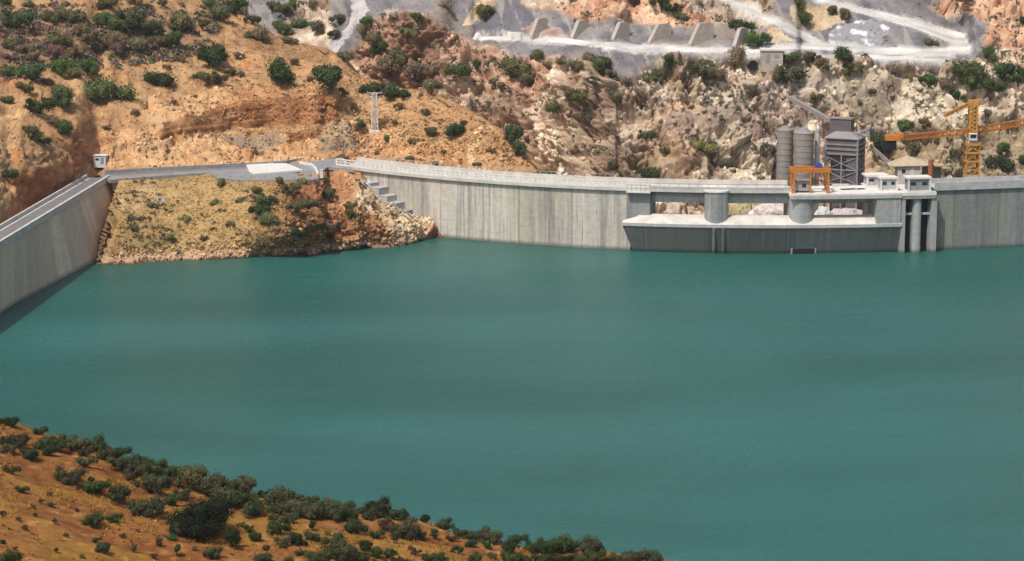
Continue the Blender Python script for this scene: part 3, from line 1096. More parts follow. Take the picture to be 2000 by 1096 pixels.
for i in range(L - 1):
    for j in range(k):
        j2 = (j + 1) % k
        fs.append((i * k + j, (i + 1) * k + j, (i + 1) * k + j2, i * k + j2))
fs += [tuple(range(k)), tuple(range((L - 1) * k, L * k))]
me = bpy.data.meshes.new('spillway_sill')
me.from_pydata(vs, [], fs)
fix_normals(me)
l = me.uv_layers.new(name='UVMap')
for p in me.polygons:
    for li in p.loop_indices: l.data[li].uv = uv[me.loops[li].vertex_index]
me.materials.append(M['sill']); me.materials.append(M['ledge'])
for p in me.polygons:
    if p.normal.z > .15 and p.center.z > 2: p.material_index = 1
link(bpy.data.objects.new('spillway_sill', me), dam)
curve_strip('sill_lip', e0 - .04, e1, [(2.36, 4.28), (2.36, 4.72), (2.303, 4.72), (2.303, 4.28)], M['conc'], dam)
# outlet at the waterline: a black panel painted as the shade inside it
ox0, ox1 = dam_x(1547, .5, .7), dam_x(1590, .5, .7)
curve_strip('outlet_frame', ox0 - .25, ox1 + .25, [(.95, -1), (.95, 1.05), (.55, 1.05), (.5, -1)], M['concd'], dam)
curve_strip('outlet', ox0, ox1, [(1.0, -1), (1.0, .85), (.952, .85), (.952, -1)], M['dark'], dam)


def pier_plan(cx, w, n_front, n_back, nose=True, m=9):
    t = Vector((math.cos(dam_dir(cx)), math.sin(dam_dir(cx)), 0)); u = Vector((t.y, -t.x, 0))
    c = dam_pt(cx)
    pts = []
    r = w / 2
    if nose:
        for i in range(m + 1):
            a = math.pi * i / m
            q = c + u * (n_front - r * .75 + r * .75 * math.sin(a)) - t * (r * math.cos(a))
            pts.append((q.x, q.y))
    else:
        for s in (-1, 1):
            q = c + u * n_front + t * (s * r); pts.append((q.x, q.y))
    for s in (1, -1):
        q = c + u * n_back + t * (s * r); pts.append((q.x, q.y))
    return pts


def pier(pxc, wpx, z0, z1, n0, n1, mat, name='pier', nose=True):
    cx = dam_x(pxc, (z0 + z1) / 2, n0)
    wz = wpx * (dY(cx) * CP + (HC - z0) * SP) / FPX
    b = MB().prism(pier_plan(cx, wz, n0, n1, nose), z0, z1)
    return with_uv(b.build(name, mat, dam)), cx, wz


M['pier'] = concrete('pier_concrete', (.33, .335, .325), dark=(.16, .17, .17), light=(.45, .45, .43), streak=.35, panels=30)
# abutment pier at the left end of the spillway, round piers, right abutment
p0, cx, wz = pier(1247, 46, 4.0, 9.5, .25, -6, M['pier'], nose=False)
pier(1401, 46, 4.4, 9.75, 2.1, -6, M['pier'])
pier(1401, 50, 9.75, 9.98, 2.25, -6, M['white'], 'pier_cap')
pier(1567, 46, 4.4, 9.1, 2.1, -6, M['pier'])
pier(1732, 48, 4.2, 9.1, 2.24, -6, M['pier'], nose=False)
# ribs that run down the sill face under each pier
for pxc in (1395, 1413):
    x = dam_x(pxc, 2, 1.5)
    b = MB()
    d0 = dam_pt(x, 2.34, 4.2); d1 = dam_pt(x, .72, -.6)
    b.bar(d0, d1, .42, .16)
    with_uv(b.build('buttress_rib', M['dam_right'], dam))
# platform on the left abutment
xa, xb = dam_x(1226, 9.6), dam_x(1272, 9.6)
curve_strip('abutment_platform', xa, xb, [(1.3, 9.35), (1.3, 9.6), (.452, 9.6), (.452, 9.35)], M['white'], dam)
rail = MB()
xs = np.linspace(xa + .1, xb - .1, 6)
for i, x in enumerate(xs):
    c = dam_pt(x, 1.15, 9.6); rail.box((c.x, c.y, 10.1), (.07, .07, 1.0), dam_dir(x))
    if i:
        p = dam_pt(xs[i - 1], 1.15, 0)
        rail.bar((p.x, p.y, 10.58), (c.x, c.y, 10.58), .07); rail.bar((p.x, p.y, 10.1), (c.x, c.y, 10.1), .05)
rail.build('railing', M['steel'], dam)

# footbridge over the two left bays: parapet and a round-bellied girder
xb0, xb1 = dam_x(1270), dam_x(1560)
curve_strip('bridge_parapet', xb0, xb1, [(.45, 9.953), (.45, 10.35), (.2, 10.35), (.2, 9.953)], M['conc'], dam)
seg = [(-1.35 + .95 * math.cos(a), 8.55 + .93 * math.sin(a)) for a in np.linspace(0, 2 * math.pi, 13)[:-1]]
g_ = curve_strip('bridge_girder', dam_x(1268), dam_x(1716, 9, -1), seg, M['pier'], dam)
for p in g_.data.polygons: p.use_smooth = True
rail = MB()
xs = np.arange(xb0, xb1 - 1, 1.5)
for i, x in enumerate(xs):
    c = dam_pt(x, .3, 10.35); rail.box((c.x, c.y, 10.6), (.07, .07, .5), dam_dir(x))
    if i:
        p = dam_pt(xs[i - 1], .3, 0); rail.bar((p.x, p.y, 10.83), (c.x, c.y, 10.83), .07)
rail.build('railing', M['steel'], dam)

# broad working deck over the right bay and the intake
xd0, xd1 = dam_x(1543, 9.6, 2.3), dam_x(1824, 9.6, 2.3)
curve_strip('working_deck', xd0, xd1, [(2.35, 9.1), (2.35, 9.62), (-6.2, 9.62), (-6.2, 9.1)], M['white'], dam)
curve_strip('deck_edge_beam', xd0 - .05, dam_x(1757, 9.3, 2), [(2.42, 8.82), (2.42, 9.4), (2.353, 9.4), (2.353, 8.82)], M['conc'], dam)
curve_strip('deck_kerb', xd0 + 8, xd1 - 12, [(-5.4, 9.623), (-5.4, 9.95), (-5.9, 9.95), (-5.9, 9.623)], M['pale'], dam)
b = MB()
for a_, b_ in ((1645, 1675), (1676, 1692)):
    c0 = dam_pt(dam_x(a_, 9.7, -2), -2.0, 9.66); c1 = dam_pt(dam_x(b_, 9.7, -2), -2.4, 9.66)
    b.bar(c0, c1, .9, .08)
b.build('gate_slot', M['dark'], dam)
b = MB()
q0 = dam_pt(dam_x(1697, 6.5, -3), -3.2, 5.0)
b.box((q0.x, q0.y, 7.0), (.55, .9, 4.2), dam_dir(q0.x))
b.build('guide_post', M['white'], dam)

# intake tower: dark slots between ribs
curve_strip('intake_back', dam_x(1757, 5, -1.2), dam_x(1824, 5, -1.2), [(-1.2, -8), (-1.2, 9.1), (-4, 9.1), (-4, -8)], M['concd'], dam)
for pxc, wp, nf in ((1758.5, 8, 2.2), (1786.5, 18, 2.0), (1818, 11, 2.1)):
    pier(pxc, wp, -8, 9.1, nf, -1.25, M['pier'], 'intake_rib', nose=wp > 12)
curve_strip('intake_head', dam_x(1757, 9, 2), dam_x(1823, 9, 2), [(2.3, 8.6), (2.3, 9.098), (-1.1, 9.098), (-1.1, 8.6)], M['concd'], dam)
curve_strip('cross_beam', dam_x(1760, 6, 1.2), dam_x(1816, 6, 1.2), [(1.3, 5.9), (1.3, 6.25), (.95, 6.25), (.95, 5.9)], M['conc'], dam)
for a_, b_ in ((1763, 1777), (1797, 1812)):
    curve_strip('slot_shade_panel', dam_x(a_, 4, .2), dam_x(b_, 4, .2), [(.15, -3), (.15, 9.0), (0, 9.0), (0, -3)], M['dark'] if a_ < 1780 else M['dark'], dam)  # black sheets paint the shade deep in the intake slots

# stepped concrete blocks where the left end of the wall comes down to the shore
for i, (bx_, by_, w_) in enumerate(((742, 366, 22), (760, 372, 24), (776, 386, 24), (792, 397, 24), (807, 411, 22), (822, 426, 20), (850, 441, 24))):
    z = [7.9, 7.3, 6.1, 5.1, 3.9, 2.7, 1.5][i]
    x = dam_x(bx_, z, .8)
    wz = w_ * .083
    c = dam_pt(x - wz * .5, 1.2, z - 2)
    b = MB().box((c.x, c.y, c.z), (wz, 2.5, 4.0), dam_dir(x))
    b.box((c.x, c.y, c.z + 2.06), (wz + .1, 2.6, .12), dam_dir(x))
    b.build('stepped_block', M['concd'] if i in (4, 5, 6) else M['conc'], dam, bevel=.05)


# ================================================================= left side dam
sd_ = empty('side_dam', (-65, 400, 0), 'straight grey concrete side dam with a road on top, cut by the left edge', 'dam')
sd_.location = (0, 0, 0)
def W(y, n=0.0, z=10.0):
    """lakeward offset n from the top edge"""
    x = np.interp(y, [w_[1] for w_ in wall_top], [w_[0] for w_ in wall_top])
    bat = np.interp(y, [285, 335, 353, 387, 410], [-.5, -.5, -.3, 2.7, 3.4])
    return Vector((x + n + bat * (1 - (z + 0) / 9.4) * (1 if z < 9.4 else 0), y, z))
def side_strip(name, sec, mat, y0=285, y1=409.5, step=4):
    ys = np.linspace(y0, y1, int((y1 - y0) / step) + 2)
    vs, fs, uvs = [], [], []
    k = len(sec)
    for y in ys:
        for n, z in sec:
            p = W(y, n, z); vs.append(tuple(p)); uvs.append((y * 1.0, z))
    for i in range(len(ys) - 1):
        for j in range(k):
            j2 = (j + 1) % k
            fs.append((i * k + j, (i + 1) * k + j, (i + 1) * k + j2, i * k + j2))
    fs += [tuple(range(k)), tuple(range((len(ys) - 1) * k, len(ys) * k))]
    me = bpy.data.meshes.new(name); me.from_pydata(vs, [], fs); fix_normals(me)
    l = me.uv_layers.new(name='UVMap')
    for p in me.polygons:
        for li in p.loop_indices: l.data[li].uv = uvs[me.loops[li].vertex_index]
    me.materials.append(mat)
    return link(bpy.data.objects.new(name, me), sd_)
side_strip('lakeside_wall', [(0, -8), (0, 9.35), (-3.6, 9.35), (-3.6, -8)], M['side'])
side_strip('crest_slab', [(.25, 9.353), (.25, 9.8), (-3.9, 9.8), (-3.9, 9.353)], M['pale'])
side_strip('road_surface', [(-.8, 9.803), (-.8, 9.84), (-2.9, 9.84), (-2.9, 9.803)], M['asphaltd'])
side_strip('parapet', [(.2, 9.803), (.2, 10.25), (-.2, 10.25), (-.2, 9.803)], M['pale'])
side_strip('parapet', [(-3.45, 9.803), (-3.45, 10.35), (-3.75, 10.35), (-3.75, 9.803)], M['pale'])
# ================================================================= yard at the top of the knoll
def flat(name, pts, z, th, mat):
    b = MB()
    q = [at_z(x, y, z) for x, y in pts]
    b.prism([(p.x, p.y) for p in q], z - th, z)
    o = b.build(name, mat)
    return o
yard = flat('road', [(195, 343), (215, 352), (245, 349), (300, 344.5), (360, 340.5), (405, 337.5), (425, 347), (470, 351.5), (560, 352), (621, 350), (626, 338), (640, 326), (690, 331), (672, 309), (640, 303), (590, 312), (560, 317), (400, 326), (260, 333), (205, 336)], 10.02, .5, M['asphalt'])
tag(yard, kind='structure')
lane = flat('road_surface', [(200, 341), (230, 343.5), (400, 332.5), (560, 325), (560, 318.5), (400, 327.5), (260, 334), (208, 337)], 10.03, .02, M['asphaltd'])
tag(lane, kind='structure')
b = MB()
q = [at_z(x, y, 10.3) for x, y in ((206, 336), (260, 332.5), (400, 325.5), (560, 316.5), (596, 310.5))]
for a_, c_ in zip(q[:-1], q[1:]): b.bar(a_, c_, .3, .5)
tag(b.build('low_wall', M['concd'], origin=tuple(q[2])), 'long low dark kerb wall behind the road on the knoll, below the ochre cutting', 'wall')
slab = flat('concrete_slab', [(486, 334), (496, 339), (592, 332), (560, 319), (480, 319)], 10.25, .22, M['white'])
tag(slab, 'bright white flat concrete slab lying in the grey yard', 'slab')
b = MB()
q = [at_z(x, y, 10.2) for x, y in ((586, 318), (606, 321), (616, 329), (621, 341))]
for a_, c_ in zip(q[:-1], q[1:]): b.bar(a_, c_, .32, .45)
tag(b.build('kerb', M['white'], origin=tuple(q[1])), 'white curved kerb at the right end of the grey yard', 'kerb')
b = MB(); p = at_z(628, 347, 9.9)
b.box((p.x, p.y, 10.5), (.5, .4, 1.3)).box((p.x, p.y, 11.2), (.6, .5, .12))
tag(b.build('marker_post', M['white'], origin=(p.x, p.y, 9.9)), 'short white marker post beside the curved kerb', 'post')
b = MB(); p = at_z(621, 297, 10.4)
bk = empty('meter_cabinet', (p.x, p.y, 10.2), 'small dark cabinet on a pale block by the road, left of the dam crest', 'cabinet')
MB().box((0, 0, .5), (.75, .6, .9)).build('cabinet_body', M['dark'], bk)
MB().box((0, 0, .0), (1.0, .8, .24)).build('base', M['pale'], bk)
# machines / timber lying on the white slab's rear edge: a line of low posts
for i in range(7):
    p = at_z(500 + i * 16, 318 - i * .8, 10.05)
    o = MB().box((p.x, p.y, 10.45), (.12, .12, .8)).box((p.x, p.y, 10.88), (.2, .2, .06)).build('bollard', M['steel'], origin=(p.x, p.y, 10.05))
    tag(o, '%s short grey bollard from the left behind the white slab' % ['first', 'second', 'third', 'fourth', 'fifth', 'sixth', 'seventh'][i], 'bollard', 'bollards behind the white slab')

# small white booth left
p = at_z(193, 315, 9.9)
p = Vector((p.x, p.y, 9.9))
h_ = hit(193, 316)
if h_: p = h_[0] + Vector((.6, -1.6, .1))
bo = empty('site_hut', tuple(p), 'small white hut with a flat roof at the foot of the ochre cutting', 'hut', None, math.radians(-6))
bo.scale = (.85, .85, .62)
MB().box((0, .3, .35), (2.3, 2.4, 3.1)).build('wall', plain('hut_panel', (.62, .64, .65), .6, .08), bo)
MB().box((0, 0, 1.97), (2.7, 2.1, .14)).build('roof', M['white'], bo)
MB().box((.5, -.92, .6), (.65, .05, 1.6)).build('door', M['steel'], bo)
MB().box((-.5, -.92, 1.0), (.7, .05, .55)).build('window', M['glass'], bo)

# lattice pylon
h_ = hit(732, 257)
p = h_[0]
py_ = empty('lattice_pylon', tuple(p), 'pale steel lattice pylon on a white concrete base on the ochre slope', 'pylon')
MB().box((0, 0, .05), (1.9, 1.4, .5)).build('base', M['white'], py_)
hh = 6.4
b = MB(); wd0, wd1 = .55, .40
pw = lambda s, t, k: (s * (wd0 + (wd1 - wd0) * k), t * (wd0 + (wd1 - wd0) * k), .3 + hh * k)
for s in (-1, 1):
    for t_ in (-1, 1):
        b.bar(pw(s, t_, 0), pw(s, t_, 1), .12)
b.build('leg', M['white'], py_)
b = MB()
for i in range(9):
    k0, k1 = i / 9, (i + 1) / 9
    for s in (-1, 1):
        b.bar(pw(-1, s, k0), pw(1, s, k1) if i % 2 else pw(1, s, k1), .07)
        b.bar(pw(1, s, k0), pw(-1, s, k1), .07)
        b.bar(pw(s, -1, k0), pw(s, 1, k1), .07)
        b.bar(pw(-1, s, k1), pw(1, s, k1), .08)
b.build('bracing', M['pale'], py_)
MB().bar((-1.3, 0, hh + .35), (1.3, 0, hh + .35), .14).bar((-1.0, 0, hh - .35), (1.0, 0, hh - .35), .1).build('crossarm', M['pale'], py_)
for x in (-1.2, 0, 1.2): MB().tube((x, 0, hh + .38), (x, 0, hh + .75), .07, .05, 8).build('insulator', M['steel'], py_)

# pipes and timber tipped on the shore rubble
pr = random.Random(21)
PW = ['first', 'second', 'third', 'fourth', 'fifth', 'sixth', 'seventh', 'eighth', 'ninth', 'tenth', 'eleventh']
for i in range(16):
    x = 706 + i * 6.2 + pr.uniform(-5, 5); y = 352 + i * 5.0 + pr.uniform(-11, 9)
    h_ = hit(x, y)
    if not h_ : continue
    p = h_[0]
    ln = pr.uniform(1.4, 3.4)
    a = Vector((-.55 + pr.uniform(-.2, .3), .15 + pr.uniform(-.3, .3), .52)).normalized()
    b = MB()
    q0 = p - a * ln / 2 + Vector((0, -.15, .2)); q1 = p + a * ln / 2 + Vector((0, -.15, .2))
    if i % 3 == 0:
        b.bar(q0, q1, .45, .08)
        o = b.build('plank', M['white'] if i % 2 else M['pale'], origin=tuple(p))
        tag(o, 'pale plank tipped on the rubble beside the stepped blocks, %s from the top' % PW[i // 3], 'plank', 'planks tipped on the shore rubble')
    else:
        b.tube(q0, q1, .12, .12, 8)
        o = b.build('pipe', plain('pale_pipe', (.55, .6, .64), .5, .1) if i == 1 else M['steel'] if i % 2 else M['pale'], origin=tuple(p))
        tag(o, 'pale pipe tipped on the rubble beside the stepped blocks, %s from the top' % PW[i - i // 3 - 1], 'pipe', 'pipes tipped on the shore rubble')

# ================================================================= control huts on the deck
def hut(x0, x1, ytop, ybase, depth, n, label, col=None):
    """x0,x1 roof edges in the photograph; stands on the deck"""
    z0 = 9.62
    cx = dam_x((x0 + x1) / 2, z0 + 1, n)
    c = dam_pt(cx, n, z0)
    sc = (c.y * CP + (HC - z0) * SP) / FPX
    wz = (x1 - x0) * sc
    hz = (ybase - ytop) * sc / CP
    e = empty('control_hut', tuple(c), label, 'hut', 'control huts on the dam', dam_dir(cx))
    MB().box((0, 0, .1), (wz * 1.02, depth * 1.05, .24)).build('plinth', M['white'], e)
    MB().box((0, 0, .22 + (hz - .45) / 2), (wz * .84, depth * .84, hz - .45)).build('wall', col or M['conc'], e)
    MB().box((0, 0, hz - .08), (wz, depth, .3)).build('roof', M['white'], e)
    for s in (-.25, .22): MB().box((s * wz, -depth * .42 - .012, hz * .58), (wz * .22, .04, hz * .22)).build('window', M['glass'], e)
    MB().box((wz * .425, 0, hz * .42), (.04, .8, hz * .55)).build('door', M['steel'], e)
    for s in (-1, 1):
        MB().box((s * wz * .44, -depth * .44, hz * .45), (.22, .22, hz - .5)).build('corner_post', M['white'], e)
    return e
hut(1696, 1741, 342, 364, 3.0, -5.6, 'white roofed control hut at the back of the deck, furthest left of three')
hut(1716, 1752, 352, 378, 2.4, -.6, 'small white roofed control hut with striped walls, middle one of three')
hut(1765, 1814, 354, 382, 2.6, .9, 'white roofed control hut over the dark intake slots, nearest the right wall', M['concd'])

# ================================================================= orange gantry crane
z0 = 9.62
gx0, gx1 = dam_x(1549, z0, 1.6), dam_x(1617, z0, 1.6)
gc = dam_pt((gx0 + gx1) / 2, 0.1, z0)
gw = (gx1 - gx0)
gan = empty('gantry_crane', tuple(gc), 'orange gantry crane standing on the dam deck in front of the silos', 'crane', None, dam_dir(gc.x))
gh = 3.3
for s in (-1, 1):
    for f in (-1.35, 1.35):
        MB().box((s * gw / 2, f, gh / 2), (.30, .30, gh)).box((s * gw / 2, f, .15), (.6, .6, .3)).build('leg', M['orange'], gan)
MB().box((0, -1.35, gh + .25), (gw + .7, .35, .62)).build('main_beam', M['orange'], gan)
MB().box((0, 1.35, gh + .25), (gw + .7, .35, .62)).build('main_beam', M['orange'], gan)
for s in (-1, 1):
    b = MB()
    if s == 1: MB().bar((gw * .36, -1.35, gh * .75), (gw / 2, -1.35, gh * .5), .12).build('bracing', M['orange'], gan)
    b.bar((s * gw / 2, -1.3, gh * .96), (s * gw / 2, 1.3, gh * .96), .22, .4)
    b.bar((s * gw / 2, -1.3, .7), (s * gw / 2, 1.3, .7), .2)
    b.bar((s * gw / 2, 1.3, .7), (s * gw / 2, 1.3, gh * .96), .15); b.build('end_frame', M['orange'], gan)
MB().bar((-.1, -1.35, .1), (-.1, -1.35, gh), .28).build('leg', M['orange'], gan)
trol = MB().box((gw * .24, 0, gh + .85), (1.0, 1.4, .55)).box((gw * .24, 0, gh + 1.2), (.6, .8, .25)).build('trolley', M['blue'], gan)
MB().tube((gw * .2, -.2, 1.8), (gw * .2, -.2, gh + .2), .05, .05, 6).box((gw * .2, -.2, 1.6), (.35, .3, .5)).build('hoist', M['red'], trol)
cb = empty('machine_cabin', tuple(dam_pt(dam_x(1566, z0, -.3), -.3, z0)), 'squat grey machine cabin between the legs of the orange gantry', 'cabin', None, dam_dir(gc.x))
MB().box((0, 0, .95), (2.3, 1.8, 1.5)).build('wall', plain('cabin_grey', (.33, .29, .28), .7, .15), cb)
MB().box((0, 0, 1.78), (2.5, 2.0, .14)).build('roof', M['concd'], cb)
MB().box((0, 0, .12), (2.5, 2.0, .2)).build('base', M['dark'], cb)
MB().box((.2, -.92, 1.1), (.6, .05, .6)).build('window', M['glass'], cb)

# ================================================================= batching plant downstream
def base_pt(px_, y_, z_):
    u = (px_ - 1000) / FPX
    return Vector((u * (y_ * CP + (HC - z_) * SP), y_, z_))
YS = 428.0
SC = lambda y, z: (y * CP + (HC - z) * SP) / FPX
def silo(x0, x1, ytop, ycone, yb, label):
    top = at_y((x0 + x1) / 2, ytop, yb); con = at_y((x0 + x1) / 2, ycone, yb)
    r = (x1 - x0) / 2 * SC(yb, 15)
    c = base_pt((x0 + x1) / 2, yb, 3.0)
    e = empty('silo', (top.x, yb, 2.0), label, 'silo', 'cement silos')
    H_ = top.z - 2.0
    b = MB().tube((0, 0, 3.0), (0, 0, H_), r, r, 28)
    b.build('barrel', M['silo'], e)
    b = MB().tube((0, 0, H_), (0, 0, H_ + (con.z - top.z) * .8 + .25), r * 1.02, .25, 28)
    b.build('cone_roof', M['plantl'], e)
    b = MB()
    for k in np.arange(3.6, H_, 1.0):
        b.tube((0, 0, k), (0, 0, k + .12), r + .05, r + .05, 28)
    b.build('hoop', M['plantl'], e)
    MB().tube((0, 0, .6), (0, 0, 3.0), .3, r, 20).build('hopper', M['silo'], e)
    b = MB()
    for a in range(4):
        an = math.pi / 4 + a * math.pi / 2
        b.bar((r * .9 * math.cos(an), r * .9 * math.sin(an), -2), (r * .9 * math.cos(an), r * .9 * math.sin(an), 3.2), .22)
    b.build('support_frame', M['steel'], e)
    return e
silo(1518, 1550, 253, 247, 431.5, 'ribbed grey cement silo, left of the two, partly behind its neighbour')
silo(1551, 1590, 259, 250, 428.5, 'smooth grey cement silo with a low cone roof, nearest the plant tower')
# slim pale stack and the ladder frame beside the tower
t0 = at_y(1597, 257, 430)
st = empty('filter_stack', (t0.x, 430, 2), 'slim pale vertical stack between the silo and the plant tower', 'stack')
MB().tube((0, 0, -2), (0, 0, t0.z - 2), .42, .42, 16).build('pipe', M['pale'], st)
MB().tube((0, 0, t0.z - 2), (0, 0, t0.z - 1.6), .5, .1, 16).build('cap', M['plantl'], st)

# plant tower: frame, hoppers, cladding
YT = 431.0
a0 = at_y(1612, 356, YT); a1 = at_y(1692, 356, YT)
tw = a1.x - a0.x
ctr = Vector(((a0.x + a1.x) / 2, YT + 2, 0))
pl = empty('batching_plant', (ctr.x, ctr.y, 2.0), 'tall dark concrete batching plant tower with a sloped roof behind the dam', 'industrial tower')
Zr = at_y(1650, 268, YT).z - 2.0        # eaves
Zp = at_y(1640, 253, YT + 2).z - 2.0    # ridge of the sloped roof
rz = math.radians(-24)
def rot(x, y, z): return (x * math.cos(rz) - y * math.sin(rz), x * math.sin(rz) + y * math.cos(rz), z)
w2, d2 = tw * .40, 2.1
corners = [(-w2, -d2), (w2, -d2), (w2, d2), (-w2, d2)]
b = MB()
for x, y in corners: b.bar(rot(x, y, -3), rot(x, y, Zr - .2), .26)
for x in (0.0,): b.bar(rot(x, -d2, -3), rot(x, -d2, Zr - 3), .2)
b.build('frame', M['steel'], pl)
b = MB()
for k in (1.2, 3.6, 6.0):
    for i in range(4):
        p_, q_ = corners[i], corners[(i + 1) % 4]
        b.bar(rot(*p_, k), rot(*q_, k), .18)
        b.bar(rot(*p_, k), rot(*q_, k + 2.2), .1); b.bar(rot(*q_, k), rot(*p_, k + 2.2), .1)
b.build('bracing', M['steel'], pl)
b = MB(); b.add([rot(x * .98, y * .98, Zr - 3.3) for x, y in corners] + [rot(x * .98, y * .98, Zr - .25) for x, y in corners],
                [(0, 1, 5, 4), (1, 2, 6, 5), (2, 3, 7, 6), (3, 0, 4, 7), (3, 2, 1, 0), (4, 5, 6, 7)])
b.build('bin_cladding', M['plant'], pl)
b = MB()
for k in (Zr - 2.9, Zr - 2.1, Zr - 1.3):
    for i in range(4):
        p_, q_ = corners[i], corners[(i + 1) % 4]
        b.bar(rot(p_[0] * 1.04, p_[1] * 1.04, k), rot(q_[0] * 1.04, q_[1] * 1.04, k), .12, .3)
b.build('bin_rib', M['plantl'], pl)
b = MB()
b.add([rot(x * .96, y * .96, Zr - 3.4) for x, y in corners] + [rot(x * .25, y * .25, Zr - 6.0) for x, y in corners],
      [(0, 1, 5, 4), (1, 2, 6, 5), (2, 3, 7, 6), (3, 0, 4, 7)])
b.build('hopper', M['plant'], pl)
b = MB()
b.add([rot(w2 * .3, -d2 * .9, -3), rot(w2 * .98, -d2 * .96, -3), rot(w2 * .98, d2 * .96, -3), rot(w2 * .3, d2 * .9, -3),
       rot(w2 * .3, -d2 * .9, Zr - 3.5), rot(w2 * .98, -d2 * .96, Zr - 3.5), rot(w2 * .98, d2 * .96, Zr - 3.5), rot(w2 * .3, d2 * .9, Zr - 3.5)],
      [(0, 1, 5, 4), (1, 2, 6, 5), (2, 3, 7, 6), (3, 0, 4, 7)])
b.build('side_cladding', M['plant'], pl)
b = MB()
b.add([rot(sx * w2 * .86, sy * d2 * .5 + .6, zz) for zz in (-3, Zr - 3.6) for sx, sy in ((-1, -1), (1, -1), (1, 1), (-1, 1))], [(0, 1, 5, 4), (1, 2, 6, 5), (2, 3, 7, 6), (3, 0, 4, 7)])
b.build('dark_core', M['concd'] if 0 else M['plant'], pl)  # dark box added for the shaded inside behind the open frame
b = MB()
e_ = 1.12
b.add([rot(x * e_, y * e_, Zr - .2) for x, y in corners] + [rot(-w2 * .35, 0, Zp + .1), rot(w2 * .15, 0, Zp + .1)] + [rot(x * e_, y * e_, Zr - .35) for x, y in corners],
      [(0, 1, 5, 4), (1, 2, 5), (2, 3, 4, 5), (3, 0, 4), (6, 7, 8, 9), (0, 1, 7, 6), (1, 2, 8, 7), (2, 3, 9, 8), (3, 0, 6, 9)])
b.build('roof', M['plantl'], pl)
u0 = at_y(1620, 232, YT + 2.5); u1 = at_y(1670, 256, YT + 2.5)
b = MB()
uc = Vector(((u0.x + u1.x) / 2 - ctr.x, .6, (u0.z + u1.z) / 2 - 2 - .6))
b.box(tuple(uc), ((u1.x - u0.x) * .84, 2.0, (u0.z - u1.z) + 1.4), rz)
hhs = b.build('head_house', M['plant'], pl)
b = MB().box((uc.x, uc.y, u0.z - 2 + .12), ((u1.x - u0.x) * .92, 2.3, .16), rz)
b.build('roof', M['plantl'], hhs)
b = MB().bar(rot(w2 * .7, 0, Zr + .5), rot(w2 * 1.55, 0, Zr + 1.6), .5, .3)
b.box(rot(w2 * 1.45, 0, Zr + .6), (.35, .35, 2.2)).build('discharge_arm', M['steel'], pl)
MB().tube(rot(-w2 * 1.15, -1, -3), rot(-w2 * 1.15, -1, Zr - .3), .16, .16, 8).bar(rot(-w2 * 1.3, -1.2, Zr - 3.4), rot(-w2, -1.2, Zr - .8), .5, .12).build('ladder', M['steel'], pl)

# conveyors
def conveyor(p0, p1, label, w_=1.1, legs=((.35, 4), (.7, 4))):
    p0 = Vector(p0); p1 = Vector(p1)
    e = empty('conveyor', tuple((p0 + p1) / 2), label, 'conveyor', 'conveyors of the batching plant')
    c = (p0 + p1) / 2
    a, b_ = p0 - c, p1 - c
    MB().bar(a, b_, w_, .35).build('belt_casing', M['silo'], e)
    up = Vector((0, 0, .3))
    m = MB().bar(a + up, b_ + up, w_ * .8, .08); m.build('belt_cover', M['plantl'], e)
    for k, l_ in legs:
        m = MB()
        q = a + (b_ - a) * k
        m.bar(q, q - Vector((0, 0, l_)), .14); m.bar(q + Vector((.5, .3, 0)), q + Vector((.5, .3, -l_)), .14)
        m.bar(q - Vector((0, 0, l_ * .5)), q + Vector((.5, .3, -l_ * .5)), .1); m.build('trestle', M['steel'], e)
    return e
conveyor(at_y(1544, 192, 447), at_y(1626, 238, 434), 'long brown enclosed conveyor sloping down left to the plant tower top')
conveyor(at_y(1700, 285, 433), at_y(1752, 332, 428), 'thin pale conveyor sloping down right from the plant tower', .4, ((.5, 3),))

# ================================================================= shed and walls right of the plant
YH = 424.0
s0 = at_y(1748, 352, YH); s1 = at_y(1802, 352, YH)
zt = at_y(1775, 325, YH).z
sh = empty('site_shed', ((s0.x + s1.x) / 2, YH + 1.5, 4), 'pale block shed under a peaked tan thatch roof behind the dam', 'shed')
ww = s1.x - s0.x
MB().box((0, 0, (zt - 4) / 2), (ww * .82, 3.0, zt - 4)).build('wall', M['pale'], sh)
b = MB(); r0 = ww * .72
zz_ = zt - 4
b.add([(-r0, -1.9, zz_ + .1), (r0 * 1.25, -1.9, zz_ + .25), (r0 * 1.25, 1.9, zz_ + .5), (-r0, 1.9, zz_ + .1), (-r0 * .1, 0, zz_ + 1.6),
       (-r0, -1.9, zz_ - .03), (r0 * 1.25, -1.9, zz_ + .12), (r0 * 1.25, 1.9, zz_ + .37), (-r0, 1.9, zz_ - .03)],
      [(0, 1, 4), (1, 2, 4), (2, 3, 4), (3, 0, 4), (5, 6, 7, 8), (0, 1, 6, 5), (1, 2, 7, 6), (2, 3, 8, 7), (3, 0, 5, 8)])
b.build('roof', M['tanroof'], sh)
MB().box((ww * .12, -1.53, zz_ - 1.1), (.55, .06, 1.7)).build('door', M['white'], sh)
MB().box((-ww * .2, -1.53, zz_ - .8), (.6, .06, .6)).build('window', M['glass'], sh)
s2 = at_y(1820, 352, YH + 1)
sh2 = empty('lean_to', (s2.x + .3, YH + 2.5, 4), 'low open lean-to with an orange edge beam right of the thatched shed', 'shed')
MB().box((0, .8, (zz_ - .6) / 2), (3.0, 2.0, zz_ - .6)).build('wall', M['concd'], sh2)
MB().box((0, -.1, zz_ - .1), (3.6, 3.2, .14)).build('roof', M['tanroof'], sh2)
MB().box((0, -1.75, zz_ - .1), (3.7, .1, .22)).build('edge_beam', M['orange2'], sh2)
s3 = at_y(1817, 352, YH - 1)
ob = empty('fuel_drum', (s3.x, YH - 1, 8.3), 'upright rusty red drum column beside the right end of the shed', 'drum')
